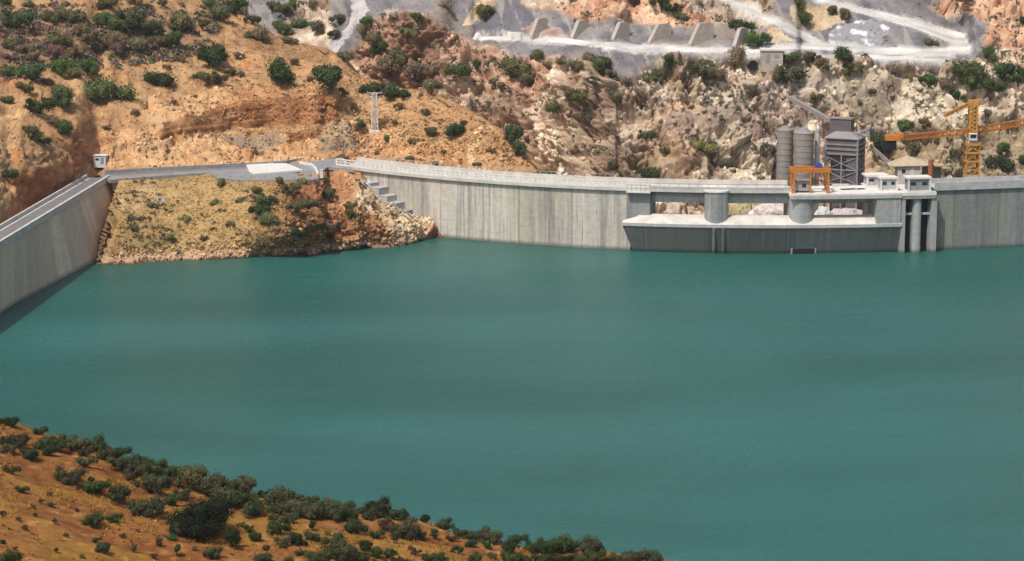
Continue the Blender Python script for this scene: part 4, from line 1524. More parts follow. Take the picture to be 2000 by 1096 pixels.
MB().tube((0, 0, -4), (0, 0, 2.6), .42, .42, 14).build('barrel', plain('rust', (.33, .12, .06), .8, .3, 3), ob)
MB().tube((0, 0, 2.6), (0, 0, 2.9), .25, .2, 12).build('cap', M['concd'], ob)

# ================================================================= tower crane
YC = 420.0
cb0 = at_y(1896, 356, YC)
ct = at_y(1893, 277, YC)
tc = empty('tower_crane', (cb0.x, YC, 4.0), 'orange yellow tower crane with a long raised jib behind the right stretch of the dam', 'crane')
zb_ = at_y(1896, 272, YC).z - 4            # slewing ring
zj = at_y(1892, 256, YC).z - 4             # jib level at mast
zt_ = at_y(1892, 196, YC).z - 4            # tower head
mh = 1.15
def lattice(b, p0, p1, w, t=.1, n=8, up=Vector((0, 0, 1))):
    p0 = Vector(p0); p1 = Vector(p1)
    d = (p1 - p0).normalized()
    if abs(d.z) > .9: s, t2 = Vector((1, 0, 0)), Vector((0, 1, 0))
    else:
        s = d.cross(Vector((0, 0, 1))).normalized(); t2 = s.cross(d).normalized()
    C4 = [(-1, -1), (1, -1), (1, 1), (-1, 1)]
    P_ = lambda c, k: p0 + (p1 - p0) * k + s * (c[0] * w / 2) + t2 * (c[1] * w / 2)
    for c in C4: b.bar(P_(c, 0), P_(c, 1), t * 1.5)
    for i in range(n):
        k0, k1 = i / n, (i + 1) / n
        for j in range(4):
            c, e = C4[j], C4[(j + 1) % 4]
            b.bar(P_(c, k0), P_(e, k1), t)
            b.bar(P_(e, k0), P_(c, k1), t) if w > 1.5 else None
            b.bar(P_(c, k1), P_(e, k1), t)
b = MB(); lattice(b, (0, 0, -3), (0, 0, zb_ - .6), 2.1, .13, 9); b.build('mast', M['orange2'], tc)
b = MB(); b.box((0, 0, zb_ - 2.2), (2.5, 2.5, .25)).box((0, 0, zb_ - .7), (2.6, 2.6, .5)).box((0, 0, zb_ - 3.6), (2.6, 2.6, .2)); b.build('climbing_frame', M['orange2'], tc)
b = MB(); b.add([(-1.8, -1.8, -1), (1.8, -1.8, -1), (1.8, 1.8, -1), (-1.8, 1.8, -1), (-1.1, -1.1, at_y(1896, 340, YC).z - 4), (1.1, -1.1, at_y(1896, 340, YC).z - 4), (1.1, 1.1, at_y(1896, 340, YC).z - 4), (-1.1, 1.1, at_y(1896, 340, YC).z - 4)],
      [(0, 1, 5, 4), (1, 2, 6, 5), (2, 3, 7, 6), (3, 0, 4, 7), (4, 5, 6, 7)])
b.build('mast_foot', M['tanroof'], tc)
MB().tube((0, 0, zb_ - .45), (0, 0, zb_ + .25), 1.0, .85, 16).build('slewing_ring', M['pale'], tc)
cbn = MB().box((-.1, -.9, zb_ + .55), (1.3, 1.3, 1.1)).build('cab', M['white'], tc)
MB().box((-.1, -1.57, zb_ + .7), (1.0, .06, .6)).build('window', M['glass'], cbn)
b = MB(); lattice(b, (0, 0, zb_ + .25), (0, 0, zt_ - .8), 1.15, .2, 8); b.build('tower_head', M['orange2'], tc)
MB().box((0, 0, zt_ - .4), (1.7, 1.3, .9)).box((.9, 0, zt_), (1.0, .9, .4)).build('head_cap', M['orange2'], tc)
lj = at_y(1736, 271, YC - 8) - tc.location
rj = at_y(2060, 228, YC + 12) - tc.location
b = MB(); lattice(b, (0, 0, zj), tuple(lj), .75, .10, 12); b.build('counter_jib', M['orange'], tc)
b = MB(); lattice(b, (0, 0, zj), tuple(rj), .95, .085, 18); b.build('jib', M['orange'], tc)
b = MB().box((lj.x + .6, lj.y, lj.z + .2), (2.4, 1.4, .9)).box((lj.x + 1.8, lj.y, lj.z + .55), (1.0, .9, .7)); b.build('winch', M['orange'], tc)
MB().box((lj.x + .2, lj.y, lj.z - 1.0), (2.0, 1.0, 1.6)).build('counterweight', M['dark'], tc)
b = MB(); m_ = at_y(1845, 226, YC - 3) - tc.location
lattice(b, (-.4, 0, zt_ - .4), tuple(m_), .35, .09, 6)
b.bar(tuple(m_), (lj.x + 1.5, lj.y, lj.z + .6), .05)
b.build('tie_bar', M['orange2'], tc)
MB().bar((.4, 0, zt_ - .1), (rj.x * .75, rj.y * .75, zj + (rj.z - zj) * .75 + .4), .05).build('stay', M['orange2'], tc)

# ================================================================= quarry bay walls on the upper bench
WALLS = [(1036, 74, 1062, 38, 52), (1116, 76, 1142, 42, 54), (1196, 79, 1222, 46, 58), (1266, 87, 1302, 50, 60), (1346, 90, 1384, 48, 62), (1433, 93, 1455, 58, 66)]
WN = ['first', 'second', 'third', 'fourth', 'fifth', 'sixth']
for i, (xa_, ya_, xb_, ytop_, yb_) in enumerate(WALLS):
    ha, hb = hit(xa_, ya_), hit(xb_ - 2, ya_ - 10)
    A_ = ha[0].copy()
    wl_ = (xb_ - xa_) * .092
    B_ = A_ + Vector((wl_ * 1.25, 3.0, 0)); 
    hgt = (ya_ - ytop_) * .092 * 1.08
    d_ = (B_ - A_).normalized(); s_ = Vector((d_.y, -d_.x, 0)) * .42
    b = MB()
    prof = [(0, -.8), (1.0, -.8), (1.0, hgt * .9), (.75, hgt * 1.0), (.42, hgt * .97), (0.0, .35)]
    vs = [A_ + (B_ - A_) * k + s_ * sg + Vector((0, 0, z)) for sg in (-1, 1) for k, z in prof]
    n_ = len(prof)
    b.add(vs, [tuple(range(n_)), tuple(range(2 * n_ - 1, n_ - 1, -1))] + [(j, (j + 1) % n_, n_ + (j + 1) % n_, n_ + j) for j in range(n_)])
    o = b.build('divider_wall', M['bay'] if 'bay' in M else M.setdefault('bay', plain('bay_wall', (.42, .37, .32), .9, .2, .8)), origin=tuple(A_))
    tag(o, '%s from the left of six tall tapered concrete bay walls on the grey quarry bench' % WN[i], 'wall', 'bay walls of the quarry bench')

# culvert, block house and timber chute
h_ = hit(1470, 128)
c_ = h_[0]
cu = empty('culvert', tuple(c_), 'round dark culvert mouth in the slope just under the white quarry road', 'culvert')
MB().tube((0, .6, .0), (0, -.7, .0), 1.05, 1.05, 22, cap=False).tube((0, .6, 0), (0, -.7, 0), .85, .85, 22, cap=False).build('pipe_ring', M['concd'], cu)
MB().tube((0, .5, 0), (0, -.55, 0), .86, .86, 22).build('opening', M['dark'], cu)
h_ = hit(1506, 128)
c_ = h_[0]
c_ = c_ + Vector((0, -.8, 1.1))
bh = empty('block_house', tuple(c_), 'white topped concrete block house below the quarry road, right of the culvert', 'block house')
MB().box((0, .3, -.2), (3.9, 2.4, 3.8)).build('wall', M['bay'], bh)
MB().box((0, .3, 1.85), (4.2, 2.8, .3)).build('roof', M['white'], bh)
MB().box((-.8, -.93, .4), (.7, .06, 1.4)).build('door', M['concd'], bh)
MB().box((.8, -.93, .8), (.9, .06, .6)).build('window', M['concd'], bh)
h_ = hit(1758, 150)
c_ = h_[0]
ch = empty('timber_chute', tuple(c_), 'dark timber loading chute hanging from the edge of the quarry road', 'chute')
tm = plain('dark_timber', (.07, .055, .055), .9, .3, 3)
for s in (-1.3, 0, 1.3):
    MB().bar((s, -.6, -1.5), (s, -.2, 2.6), .22).build('post', tm, ch)
MB().box((0, -.1, 2.4), (3.6, 1.2, .3)).box((0, -.1, 1.2), (3.2, .3, .25)).build('deck', M['concd'], ch)
b = MB()
b.bar((-1.3, -.6, -1.2), (1.3, -.4, 1.0), .16); b.bar((1.3, -.6, -1.2), (-1.3, -.4, 1.0), .16); b.bar((-1.6, -1.4, -3.4), (-.6, -.4, .6), .3, .2); b.bar((.2, -1.4, -3.4), (1.1, -.4, .6), .3, .2)
b.build('bracing', tm, ch)
MB().box((0, .3, .6), (3.0, .4, 2.8)).build('backboard', tm, ch)

# pale spoil heaps seen through the spillway bays
def heap_obj(px_, y_, z_, r_, h_z, label, colr, seed):
    c = base_pt(px_, y_, z_)
    b = bmesh.new()
    bmesh.ops.create_icosphere(b, subdivisions=4, radius=1)
    me = bpy.data.meshes.new('rubble_heap')
    co = np.array([v.co for v in b.verts])
    n_ = fbm(co[:, 0] * 2.4, co[:, 1] * 2.4, co[:, 2] * 2.4, 5, seed)
    f_, e_, q_ = facets(co[:, 0] * 5, co[:, 1] * 5, co[:, 2] * 5, seed)
    k = 1 + n_ * .22 + f_ * .07
    for v, kk in zip(b.verts, k):
        v.co = Vector((v.co.x * r_ * kk, v.co.y * r_ * .8 * kk, max(v.co.z, -.2) * h_z * kk))
    b.to_mesh(me); b.free()
    me.materials.append(plain('spoil_%d' % seed, colr, .95, .3, 2.5, bumpd=.1))
    o = bpy.data.objects.new('rubble_heap', me); o.location = c
    link(o)
    tag(o, label, 'rubble heap', 'rubble heaps below the spillway')
heap_obj(1505, 410, 2.6, 4.0, 3.0, 'pale pink rubble heap seen through the middle spillway bay', (.62, .55, .52), 3)
heap_obj(1655, 411, 2.0, 4.6, 2.6, 'flat pinkish rubble heap under the working deck at right', (.48, .42, .41), 5)
heap_obj(1450, 414, 2.0, 1.8, 3.6, 'small ochre rubble heap just right of the round white pier', (.42, .36, .20), 6)
heap_obj(1608, 408, 3.2, 1.5, 2.0, 'white rubble heap at the left end of the right bay', (.62, .62, .58), 7)

# ================================================================= shrubs and trees
def crown_mesh(name, seed, w=1.0, h=.75, lumps=9, leaves=1500, size=.075, hollow=.75, gap=0.0, shape='round'):
    """crown about 1 wide: leaf clusters on the outside of several overlapping lumps, base at z=0"""
    rg = np.random.RandomState(seed)
    cs = []
    for i in range(lumps):
        a = rg.uniform(0, 2 * math.pi); rr = rg.uniform(.02, .36) ** .8
        if shape == 'low': z = rg.uniform(.22, .5) * h
        elif shape == 'tall': z = rg.uniform(.25, .8) * h; rr *= .7
        else: z = rg.uniform(.28, .72) * h
        r_ = rg.uniform(.10, .25) * (1.1 - .5 * abs(rr - .1))
        cs.append((math.cos(a) * rr * w, math.sin(a) * rr * w, z, r_))
    vs = []; fs = []; tone = []
    per = leaves // lumps
    for (cx, cy, cz, r_) in cs:
        lt = rg.uniform(.25, .75)
        d = rg.normal(size=(per, 3)); d /= np.linalg.norm(d, axis=1)[:, None]
        rad = r_ * rg.uniform(hollow, 1.12, per) * (1 + .25 * rg.normal(size=per) * .5)
        p = np.stack([cx + d[:, 0] * rad, cy + d[:, 1] * rad, np.maximum(cz + d[:, 2] * rad * .9, .01)], 1)
        if gap: 
            keep = rg.uniform(size=per) > gap; p = p[keep]; d = d[keep]
        n = d + rg.normal(size=p.shape) * .55; n /= np.linalg.norm(n, axis=1)[:, None]
        a = np.cross(n, rg.normal(size=p.shape)); a /= np.linalg.norm(a, axis=1)[:, None]
        b = np.cross(n, a)
        s = size * rg.uniform(.5, 1.25, len(p))[:, None]
        q = [p - a * s * .5, p + b * s * .34 + n * s * .12, p + a * s * .5, p - b * s * .34 + n * s * .12]
        base = len(vs)
        for i in range(len(p)):
            k = base + i * 4
            fs.append((k, k + 1, k + 2, k + 3))
        vs += [tuple(x) for x in np.stack(q, 1).reshape(-1, 3)]
        tone += [float(np.clip(lt + rg.normal() * .16, 0, 1)) for _ in range(len(p)) for _k in range(4)]
        # a few inner twig-filled shells keep the heart of the crown dense
    base = len(vs)
    ico = [(0, 0, 1), (.894, 0, .447), (.276, .851, .447), (-.724, .526, .447), (-.724, -.526, .447), (.276, -.851, .447),
           (.724, .526, -.447), (-.276, .851, -.447), (-.894, 0, -.447), (-.276, -.851, -.447), (.724, -.526, -.447), (0, 0, -1)]
    icf = [(0, 1, 2), (0, 2, 3), (0, 3, 4), (0, 4, 5), (0, 5, 1), (1, 6, 2), (2, 7, 3), (3, 8, 4), (4, 9, 5), (5, 10, 1),
           (1, 10, 6), (2, 6, 7), (3, 7, 8), (4, 8, 9), (5, 9, 10), (6, 11, 7), (7, 11, 8), (8, 11, 9), (9, 11, 10), (10, 11, 6)]
    for (cx, cy, cz, r_) in cs:
        k = len(vs)
        for (x, y, z) in ico:
            f = r_ * (.74 if leaves < 5000 else .6) * rg.uniform(.8, 1.1)
            vs.append((cx + x * f, cy + y * f, max(cz + z * f, .01))); tone.append(.3)
        fs += [tuple(i + k for i in t_) for t_ in icf]
    me = bpy.data.meshes.new(name)
    me.from_pydata(vs, [], fs)
    at = me.attributes.new("tone", 'FLOAT', 'POINT')
    at.data.foreach_set('value', tone)
    me.materials.append(M['leaf'])
    return me


def trunk_mesh(name, seed, h=.3, r=.035, lean=.1):
    rg = random.Random(seed)
    b = MB()
    n = 3
    for i in range(n):
        a = rg.uniform(0, 6.28); l_ = rg.uniform(.05, .14)
        p0 = Vector((math.cos(a) * .02, math.sin(a) * .02, -.12)); p1 = Vector((math.cos(a) * l_ * .5 + lean * .4, math.sin(a) * l_ * .5, h * .6))
        p2 = Vector((math.cos(a) * l_ * 1.8 + lean, math.sin(a) * l_ * 1.8, h * 1.25))
        b.tube(p0, p1, r * 1.1, r * .8, 6); b.tube(p1, p2, r * .8, r * .4, 6)
    me = bpy.data.meshes.new(name)
    me.from_pydata(b.v, [], b.f)
    me.materials.append(M['bark'])
    return me


CROWNS = {
    'round': [crown_mesh('crown', 10 + i, 1, .75, 10, 2200, .065) for i in range(5)],
    'low': [crown_mesh('crown', 30 + i, 1.1, .5, 11, 2000, .06, shape='low') for i in range(4)],
    'tree': [crown_mesh('crown', 50 + i, 1, .85, 11, 2600, .06, gap=.12, shape='round') for i in range(6)],
    'tall': [crown_mesh('crown', 70 + i, .8, 1.1, 10, 2200, .065, gap=.1, shape='tall') for i in range(4)],
    'thin': [crown_mesh('crown', 90 + i, 1, .8, 12, 1500, .06, gap=.45, hollow=.3) for i in range(3)],
    'bushy': [crown_mesh('crown', 120 + i, 1.15, .66, 13, 2800, .055, gap=.08) for i in range(5)],
    'big': [crown_mesh('crown', 97 + i, 1.15, .62, 26, 14000, .034, hollow=.6) for i in range(2)],
}
TRUNKS = [trunk_mesh('trunk', 5 + i, .34, .03, (-.06, .05, .1, 0)[i % 4]) for i in range(4)]
TONE = {'d': (.034, .052, .019), 'g': (.062, .084, .030), 'b': (.066, .112, .026), 'o': (.110, .105, .048), 'y': (.15, .14, .05),
        'n': (.135, .100, .062), 'r': (.078, .080, .038), 'm': (.14, .080, .068), 'k': (.020, .029, .011)}
CW = {'d': 'dark green', 'g': 'green', 'b': 'bright green', 'o': 'olive', 'y': 'yellow green', 'n': 'brownish', 'r': 'grey green', 'm': 'purplish', 'k': 'very dark green'}
PLANTS = []
SH = []


def plant(px_, base, w, tone, shape=None, hfac=1.0, fg=False, kind=None):
    h_ = None
    for k_ in range(0, 46, 3):
        h_ = hit(px_, base + k_)
        if h_ is not None and not (fg and h_[0].y > 207): break
        h_ = None
    if h_ is None:
        print('missed', px_, base); return
    if k_: SH.append(k_)
    p = h_[0]
    sc = (p.y * CP + (HC - p.z) * SP) / FPX
    wm = w * sc
    rr = random.Random(int(px_ * 31 + base * 7))
    if shape is None:
        shape = 'low' if (not fg and rr.random() < .35) else ('tree' if fg else 'round')
    PLANTS.append(dict(px=px_, py=base, w=w, wm=wm, p=p, tone=tone, shape=shape, hfac=hfac, fg=fg, kind=kind, rr=rr))


HILL = """12,12,25,d;54,14,22,g;38,55,50,g;15,34,28,d;25,96,45,r;145,40,55,r;118,88,50,o;100,44,35,o;155,68,30,n;205,50,36,g;262,56,60,r;240,70,55,g;
295,74,45,r;340,90,35,g;312,88,40,r;205,14,40,r;262,10,36,n;318,14,22,n;360,62,48,o;397,58,28,r;432,42,40,r;445,20,55,d;410,14,36,g;475,30,20,o;492,48,25,r;490,74,28,r;
175,88,40,n;225,90,40,n;190,102,36,n;225,106,34,m;112,120,46,m;270,102,40,o;65,120,30,n;150,110,30,n;300,94,30,m;45,110,30,n;20,120,24,m;
30,150,45,g;62,157,50,g;122,147,42,b;172,147,45,b;138,154,32,r;97,165,28,n;48,180,28,r;12,200,28,r;78,222,48,d;122,210,52,g;213,190,75,g;315,164,55,d;412,128,55,d;
390,150,24,g;420,166,40,r;452,149,22,g;325,132,16,n;355,121,16,n;465,116,20,n;62,270,36,r;86,281,30,d;127,264,34,g;24,352,32,g;
532,20,26,g;556,32,34,r;575,10,25,g;592,50,32,g;612,16,20,o;542,50,22,r;555,70,32,g;625,66,32,r;662,48,30,r;655,77,24,r;515,82,40,n;562,84,30,n;503,46,20,r;
717,52,25,b;712,68,30,o;735,80,34,o;815,42,24,g;795,76,36,o;740,106,36,d;783,119,50,r;820,122,28,r;762,146,55,n;812,152,45,n;845,148,28,n;825,166,35,o;
897,143,46,g;932,132,20,g;1012,142,74,o;1035,168,36,r;945,40,40,o;868,13,25,n;967,166,20,o;978,176,20,n;
552,163,62,d;642,183,68,d;668,186,24,g;708,178,28,d;745,184,60,g;793,187,30,d;843,185,40,o;672,119,30,o;545,123,16,n;575,127,18,n;
704,250,24,g;807,280,24,o;843,268,28,r;885,266,36,d;1003,278,42,g;832,224,18,n;852,323,22,b;757,276,16,o;522,406,36,g;510,428,40,d;578,418,30,o;605,400,30,r;642,390,32,r;
572,465,40,d;527,440,36,o;685,426,22,g;632,358,20,o;685,402,22,o;567,377,30,o;1240,11,45,g;1292,20,36,g;1315,27,34,d;1335,36,26,g;1443,56,44,d;1482,92,46,b;
1152,116,30,o;1177,146,46,g;1192,153,20,g;1130,134,34,o;1097,124,22,o;1277,151,36,g;1310,133,34,g;1370,151,40,o;1378,124,20,o;1400,166,40,n;1433,127,46,n;1125,192,50,o;1160,166,28,g;
1080,220,24,b;1212,197,34,o;1275,168,30,o;1262,273,26,g;1066,349,48,r;1272,360,50,d;1015,301,34,g;1372,293,50,y;1442,426,20,y;1495,306,34,r;
1560,20,32,g;1567,46,36,g;1625,28,24,r;1650,38,26,n;1818,86,24,r;1540,123,36,g;1582,127,34,r;1607,132,28,n;1650,123,42,d;1537,159,44,r;1562,154,36,r;1660,146,34,o;1597,192,24,o;1590,207,20,o;
1812,172,36,g;1847,174,24,n;1895,172,64,g;1872,195,28,d;1935,120,42,g;1915,177,30,g;1965,162,55,d;1950,187,36,g;1988,167,36,g;1996,44,28,d;1897,8,26,n;1722,294,50,d;1765,260,36,g;1778,152,24,o;
1790,297,26,r;1850,337,20,o;1958,332,60,d;1955,302,30,g;1872,352,20,b;1995,322,25,d;1862,304,20,r;
1048,118,26,o;1070,135,18,n;1220,165,20,n;1340,170,26,n;1470,190,22,n;1150,240,22,n;1300,300,20,o;1420,330,24,o;1200,330,22,r;1120,300,18,n;1700,180,16,n;1680,205,14,o;1805,250,22,o;1830,280,20,r;1905,270,24,r;1930,230,20,n;1970,250,24,o;
340,205,14,n;262,225,16,n;100,245,14,n;210,255,14,n;380,190,12,o;470,150,14,n;605,160,14,n;690,215,16,n;770,245,14,o;800,310,16,o;870,300,12,n;930,325,14,o;960,300,16,n;905,245,14,o;780,215,18,n;735,300,12,n;
300,405,22,o;360,430,20,y;420,400,22,y;260,450,18,o;330,470,18,o;450,440,22,o;400,470,16,n;470,395,24,o;430,365,20,y;610,440,22,n;640,450,22,n;500,375,24,o;545,360,18,o;595,358,20,o"""
for s in HILL.replace('\n', '').split(';'):
    a, b_, c, t_ = s.split(',')
    plant(float(a), float(b_), float(c) * 1.22, t_)

FG = """18,832,30,d,tree;28,872,45,r,tree;99,880,54,g,bushy;63,897,36,g,tree;95,890,28,g,round;12,884,30,o,tree;23,926,26,r,tree;138,946,50,r,tree;170,912,32,o,tree;150,878,42,o,tree;193,882,48,g,tree;
228,895,42,g,tree;207,900,36,o,round;43,963,22,g,tree;190,966,52,b,round;232,985,56,g,round;236,922,42,r,tree;277,917,52,g,tree;260,936,50,r,tree;303,932,52,g,tree;342,937,46,g,tree;290,956,44,r,tree;306,967,50,o,tree;
375,957,62,y,round;418,967,62,o,round;450,955,36,g,tree;476,967,52,o,round;395,1045,118,k,big;288,1008,56,r,tree;180,1024,42,g,tree;222,1020,28,g,tree;357,1048,40,r,tree;311,1067,18,n,tall;334,1054,30,b,low;346,1086,22,g,tall;
415,1090,32,g,tree;454,1069,38,d,tree;187,1060,18,g,tree;202,1081,30,g,round;261,1079,18,y,tall;20,1100,40,g,round;3,1062,14,d,round;5,1006,14,n,thin;447,946,14,g,tree;492,959,15,g,tree;510,963,20,g,tree;
442,990,60,o,round;470,990,50,g,tree;492,1007,46,g,tree;482,985,40,o,tree;550,992,62,o,round;540,1003,32,g,tree;588,972,26,g,thin;610,978,30,r,thin;630,968,18,n,thin;575,1002,46,o,round;600,1014,50,r,tree;625,1008,40,g,tree;
650,1015,46,g,tree;655,986,42,o,tree;678,986,28,r,tree;680,1018,36,g,tree;560,1022,36,g,tree;547,1042,42,g,tree;535,1016,20,g,tree;609,1037,20,d,tall;503,1057,28,g,tree;520,1076,18,n,thin;578,1062,34,d,round;590,1065,20,d,round;
608,1057,30,o,tree;555,1067,28,o,tree;660,1073,52,g,tree;697,1042,42,g,tree;712,1078,34,d,round;735,1092,34,b,round;737,1052,26,g,tree;753,1037,32,n,thin;790,1052,56,r,tree;820,1054,26,g,tree;770,1062,22,g,tall;737,1002,54,d,tree;
722,1014,30,r,tree;750,1007,36,g,tree;770,1005,32,g,tree;785,1002,30,g,tree;830,1018,24,d,round;868,1027,34,g,tree;847,1054,20,g,tall;883,1057,20,r,tree;890,1081,24,g,tree;762,1092,30,g,thin;810,1084,26,n,thin;850,1098,34,g,tree;
830,1094,14,g,tree;670,1098,56,r,tree;695,1100,46,g,tree;620,1100,42,g,tree;512,1098,32,r,tree;562,1100,22,g,tree;785,1104,36,g,low;902,1037,26,g,tree;920,1036,30,g,tree;957,1047,46,r,tree;922,1053,26,r,tree;918,1068,24,g,round;
952,1071,20,b,round;1005,1059,38,g,tree;990,1079,30,d,tree;1005,1100,40,g,tree;1045,1077,32,g,tree;1065,1082,42,g,tree;1090,1077,48,g,tree;1108,1073,42,r,tree;1095,1108,42,k,tree;1065,1104,42,g,tree;1145,1083,48,r,tree;1165,1078,26,g,tree;
1160,1103,42,g,tree;1180,1098,18,b,tree;1205,1101,32,g,tree;1230,1108,54,r,tree;1265,1108,50,g,tree;80,983,14,n,thin;66,994,12,n,thin;100,991,16,n,thin;35,1017,13,n,thin;49,1035,13,n,thin;107,1023,15,n,thin;69,1009,11,n,thin;
97,969,12,n,thin;130,1050,14,n,thin;240,1050,14,n,thin;150,1000,10,n,thin;270,1040,12,n,thin;30,1075,12,n,thin;110,1080,14,n,thin;160,1090,12,y,thin;300,1092,16,n,thin;380,1075,14,y,thin;470,1030,16,y,thin;640,1045,14,y,thin;
870,1100,20,o,thin;930,1098,26,g,tree;960,1092,20,o,round;975,1060,14,n,thin;1030,1100,24,g,tree;1130,1104,30,g,tree;48,868,24,o,round;80,850,26,g,tree;118,870,22,o,round;165,890,24,r,round;250,905,26,g,round;325,945,28,o,round;360,975,30,r,tree;
330,985,34,g,tree;310,1000,30,o,round;520,985,24,y,low;700,1000,20,o,low;640,1000,24,g,tree;525,1045,16,o,thin;485,1040,20,g,round;588,1085,20,o,round;640,1078,20,g,tree;760,1020,18,r,thin;805,1015,16,o,low;815,1035,14,o,thin"""
for s in FG.replace('\n', '').split(';'):
    a, b_, c, t_, sh_ = s.split(',')
    if sh_ == 'tree' and (int(float(a)) % 5) in (0, 2, 3): sh_ = 'bushy'
    plant(float(a), float(b_), float(c) * (1.1 if sh_ != 'big' else 1.05), t_, sh_, fg=True)

print('shifted', len(SH), sum(SH) / max(1, len(SH)))
# where each plant stands, for its label
REG = [
    (lambda x, y: y > 780 and x < 120, 'at the left edge of the near hill', 'shrubs on the near hill'),
    (lambda x, y: y > 780 and x < 245 and y > 940, 'on the bare slope of the near hill', 'shrubs on the near hill'),
    (lambda x, y: y > 780 and x < 330 and y <= 940, 'along the left crest of the near hill', 'shrubs on the near hill'),
    (lambda x, y: y > 780 and x < 500 and y <= 1000, 'just above the big dark tree', 'shrubs on the near hill'),
    (lambda x, y: y > 780 and x < 500, 'just below the big dark tree', 'shrubs on the near hill'),
    (lambda x, y: y > 780 and x < 700 and y <= 1022, 'on the middle crest of the near hill', 'shrubs on the near hill'),
    (lambda x, y: y > 780 and x < 700, 'low on the near hill, middle', 'shrubs on the near hill'),
    (lambda x, y: y > 780 and x < 880 and y <= 1040, 'on the falling crest right of middle', 'shrubs on the near hill'),
    (lambda x, y: y > 780 and x < 880, 'low under the falling near crest', 'shrubs on the near hill'),
    (lambda x, y: y > 780 and x < 1060, 'near the right end of the near hill', 'shrubs on the near hill'),
    (lambda x, y: y > 780, 'at the lake end of the near hill', 'shrubs on the near hill'),
    (lambda x, y: y > 340 and 200 < x < 700, 'on the knoll between the dams', 'bushes on the knoll'),
    (lambda x, y: y > 230 and x < 160, 'above the road of the side dam', 'bushes on the ochre hill'),
    (lambda x, y: x < 200 and y > 128, 'left of the red cutting', 'bushes on the ochre hill'),
    (lambda x, y: x < 200 and y > 60, 'in the heath at upper left', 'bushes in the heath'),
    (lambda x, y: x < 200, 'in the top left corner', 'bushes in the heath'),
    (lambda x, y: x < 345 and y < 60, 'on the top edge above the heath', 'bushes in the heath'),
    (lambda x, y: x < 345 and y < 125, 'at the right side of the heath', 'bushes in the heath'),
    (lambda x, y: x < 500 and y < 100, 'between the heath and the grey scree', 'bushes on the ochre hill'),
    (lambda x, y: x < 530, 'above the red cutting', 'bushes on the ochre hill'),
    (lambda x, y: x < 690 and y < 100, 'beside the grey scree tongue', 'bushes by the scree'),
    (lambda x, y: x < 700 and y < 230, 'on the ochre slope left of the pylon', 'bushes on the ochre hill'),
    (lambda x, y: x < 870 and 172 > y, 'on the brown rock knob', 'bushes on the rocks'),
    (lambda x, y: x < 1060 and 172 < y and y > 200 - (x - 690) * .1, 'on the ochre ridge right of the pylon', 'bushes on the ochre hill'),
    (lambda x, y: x < 1060 and y < 240, 'on the pinkish rocks below the scree', 'bushes on the rocks'),
    (lambda x, y: y < 97 and x < 1400, 'above the quarry bay walls', 'bushes by the quarry'),
    (lambda x, y: y < 97 and x < 1520, 'right of the quarry bay walls', 'bushes by the quarry'),
    (lambda x, y: y < 97 and x < 1900, 'beside the white road bend', 'bushes by the quarry'),
    (lambda x, y: x < 1250 and y < 230, 'under the left end of the white road', 'bushes on the rocks'),
    (lambda x, y: x < 1500 and y < 200, 'on the cliff top under the white road', 'bushes on the rocks'),
    (lambda x, y: x < 1720 and y < 230, 'between the culvert and the chute', 'bushes on the rocks'),
    (lambda x, y: x < 1510, 'on the cliff just above the dam', 'bushes on the rocks'),
    (lambda x, y: y < 210, 'on the slope above the tower crane', 'bushes on the right slope'),
    (lambda x, y: True, 'around the tower crane', 'bushes on the right slope'),
]
groups = {}
for q in PLANTS:
    for i, (f, ph, gr) in enumerate(REG):
        if f(q['px'], q['py']):
            q['ph'] = ph; q['gr'] = gr
            break
    small = q['wm'] < (1.3 if not q['fg'] else .75)
    big = q['wm'] > (3.6 if not q['fg'] else 1.9)
    q['size'] = 'small' if small else 'large' if big else 'medium'
    if q['shape'] == 'big': q['kind'] = 'tree'
    elif q['fg'] and q['shape'] in ('tree', 'tall') and not small: q['kind'] = 'tree'
    elif q['shape'] == 'thin' and small: q['kind'] = 'tuft'
    else: q['kind'] = 'bush'
    groups.setdefault((q['size'], q['tone'], q['kind'], q['ph']), []).append(q)
ORD = ['first', 'second', 'third', 'fourth', 'fifth', 'sixth', 'seventh', 'eighth', 'ninth', 'tenth', 'eleventh', 'twelfth']
for key, lst in groups.items():
    lst.sort(key=lambda q: q['px'])
    for i, q in enumerate(lst):
        noun = {'tree': 'small tree' if key[0] != 'large' else 'tree', 'bush': 'bush', 'tuft': 'dry tuft'}[q['kind']]
        sz = {'small': 'small', 'medium': 'medium', 'large': 'large'}[q['size']]
        base = '%s %s %s %s' % (sz if noun != 'small tree' else sz.replace('small', 'tiny'), CW[q['tone']], noun, q['ph'])
        if len(lst) > 1:
            base += ', ' + (('leftmost' if i == 0 else 'rightmost' if i == len(lst) - 1 else ORD[i] + ' from left'))
        q['label'] = base
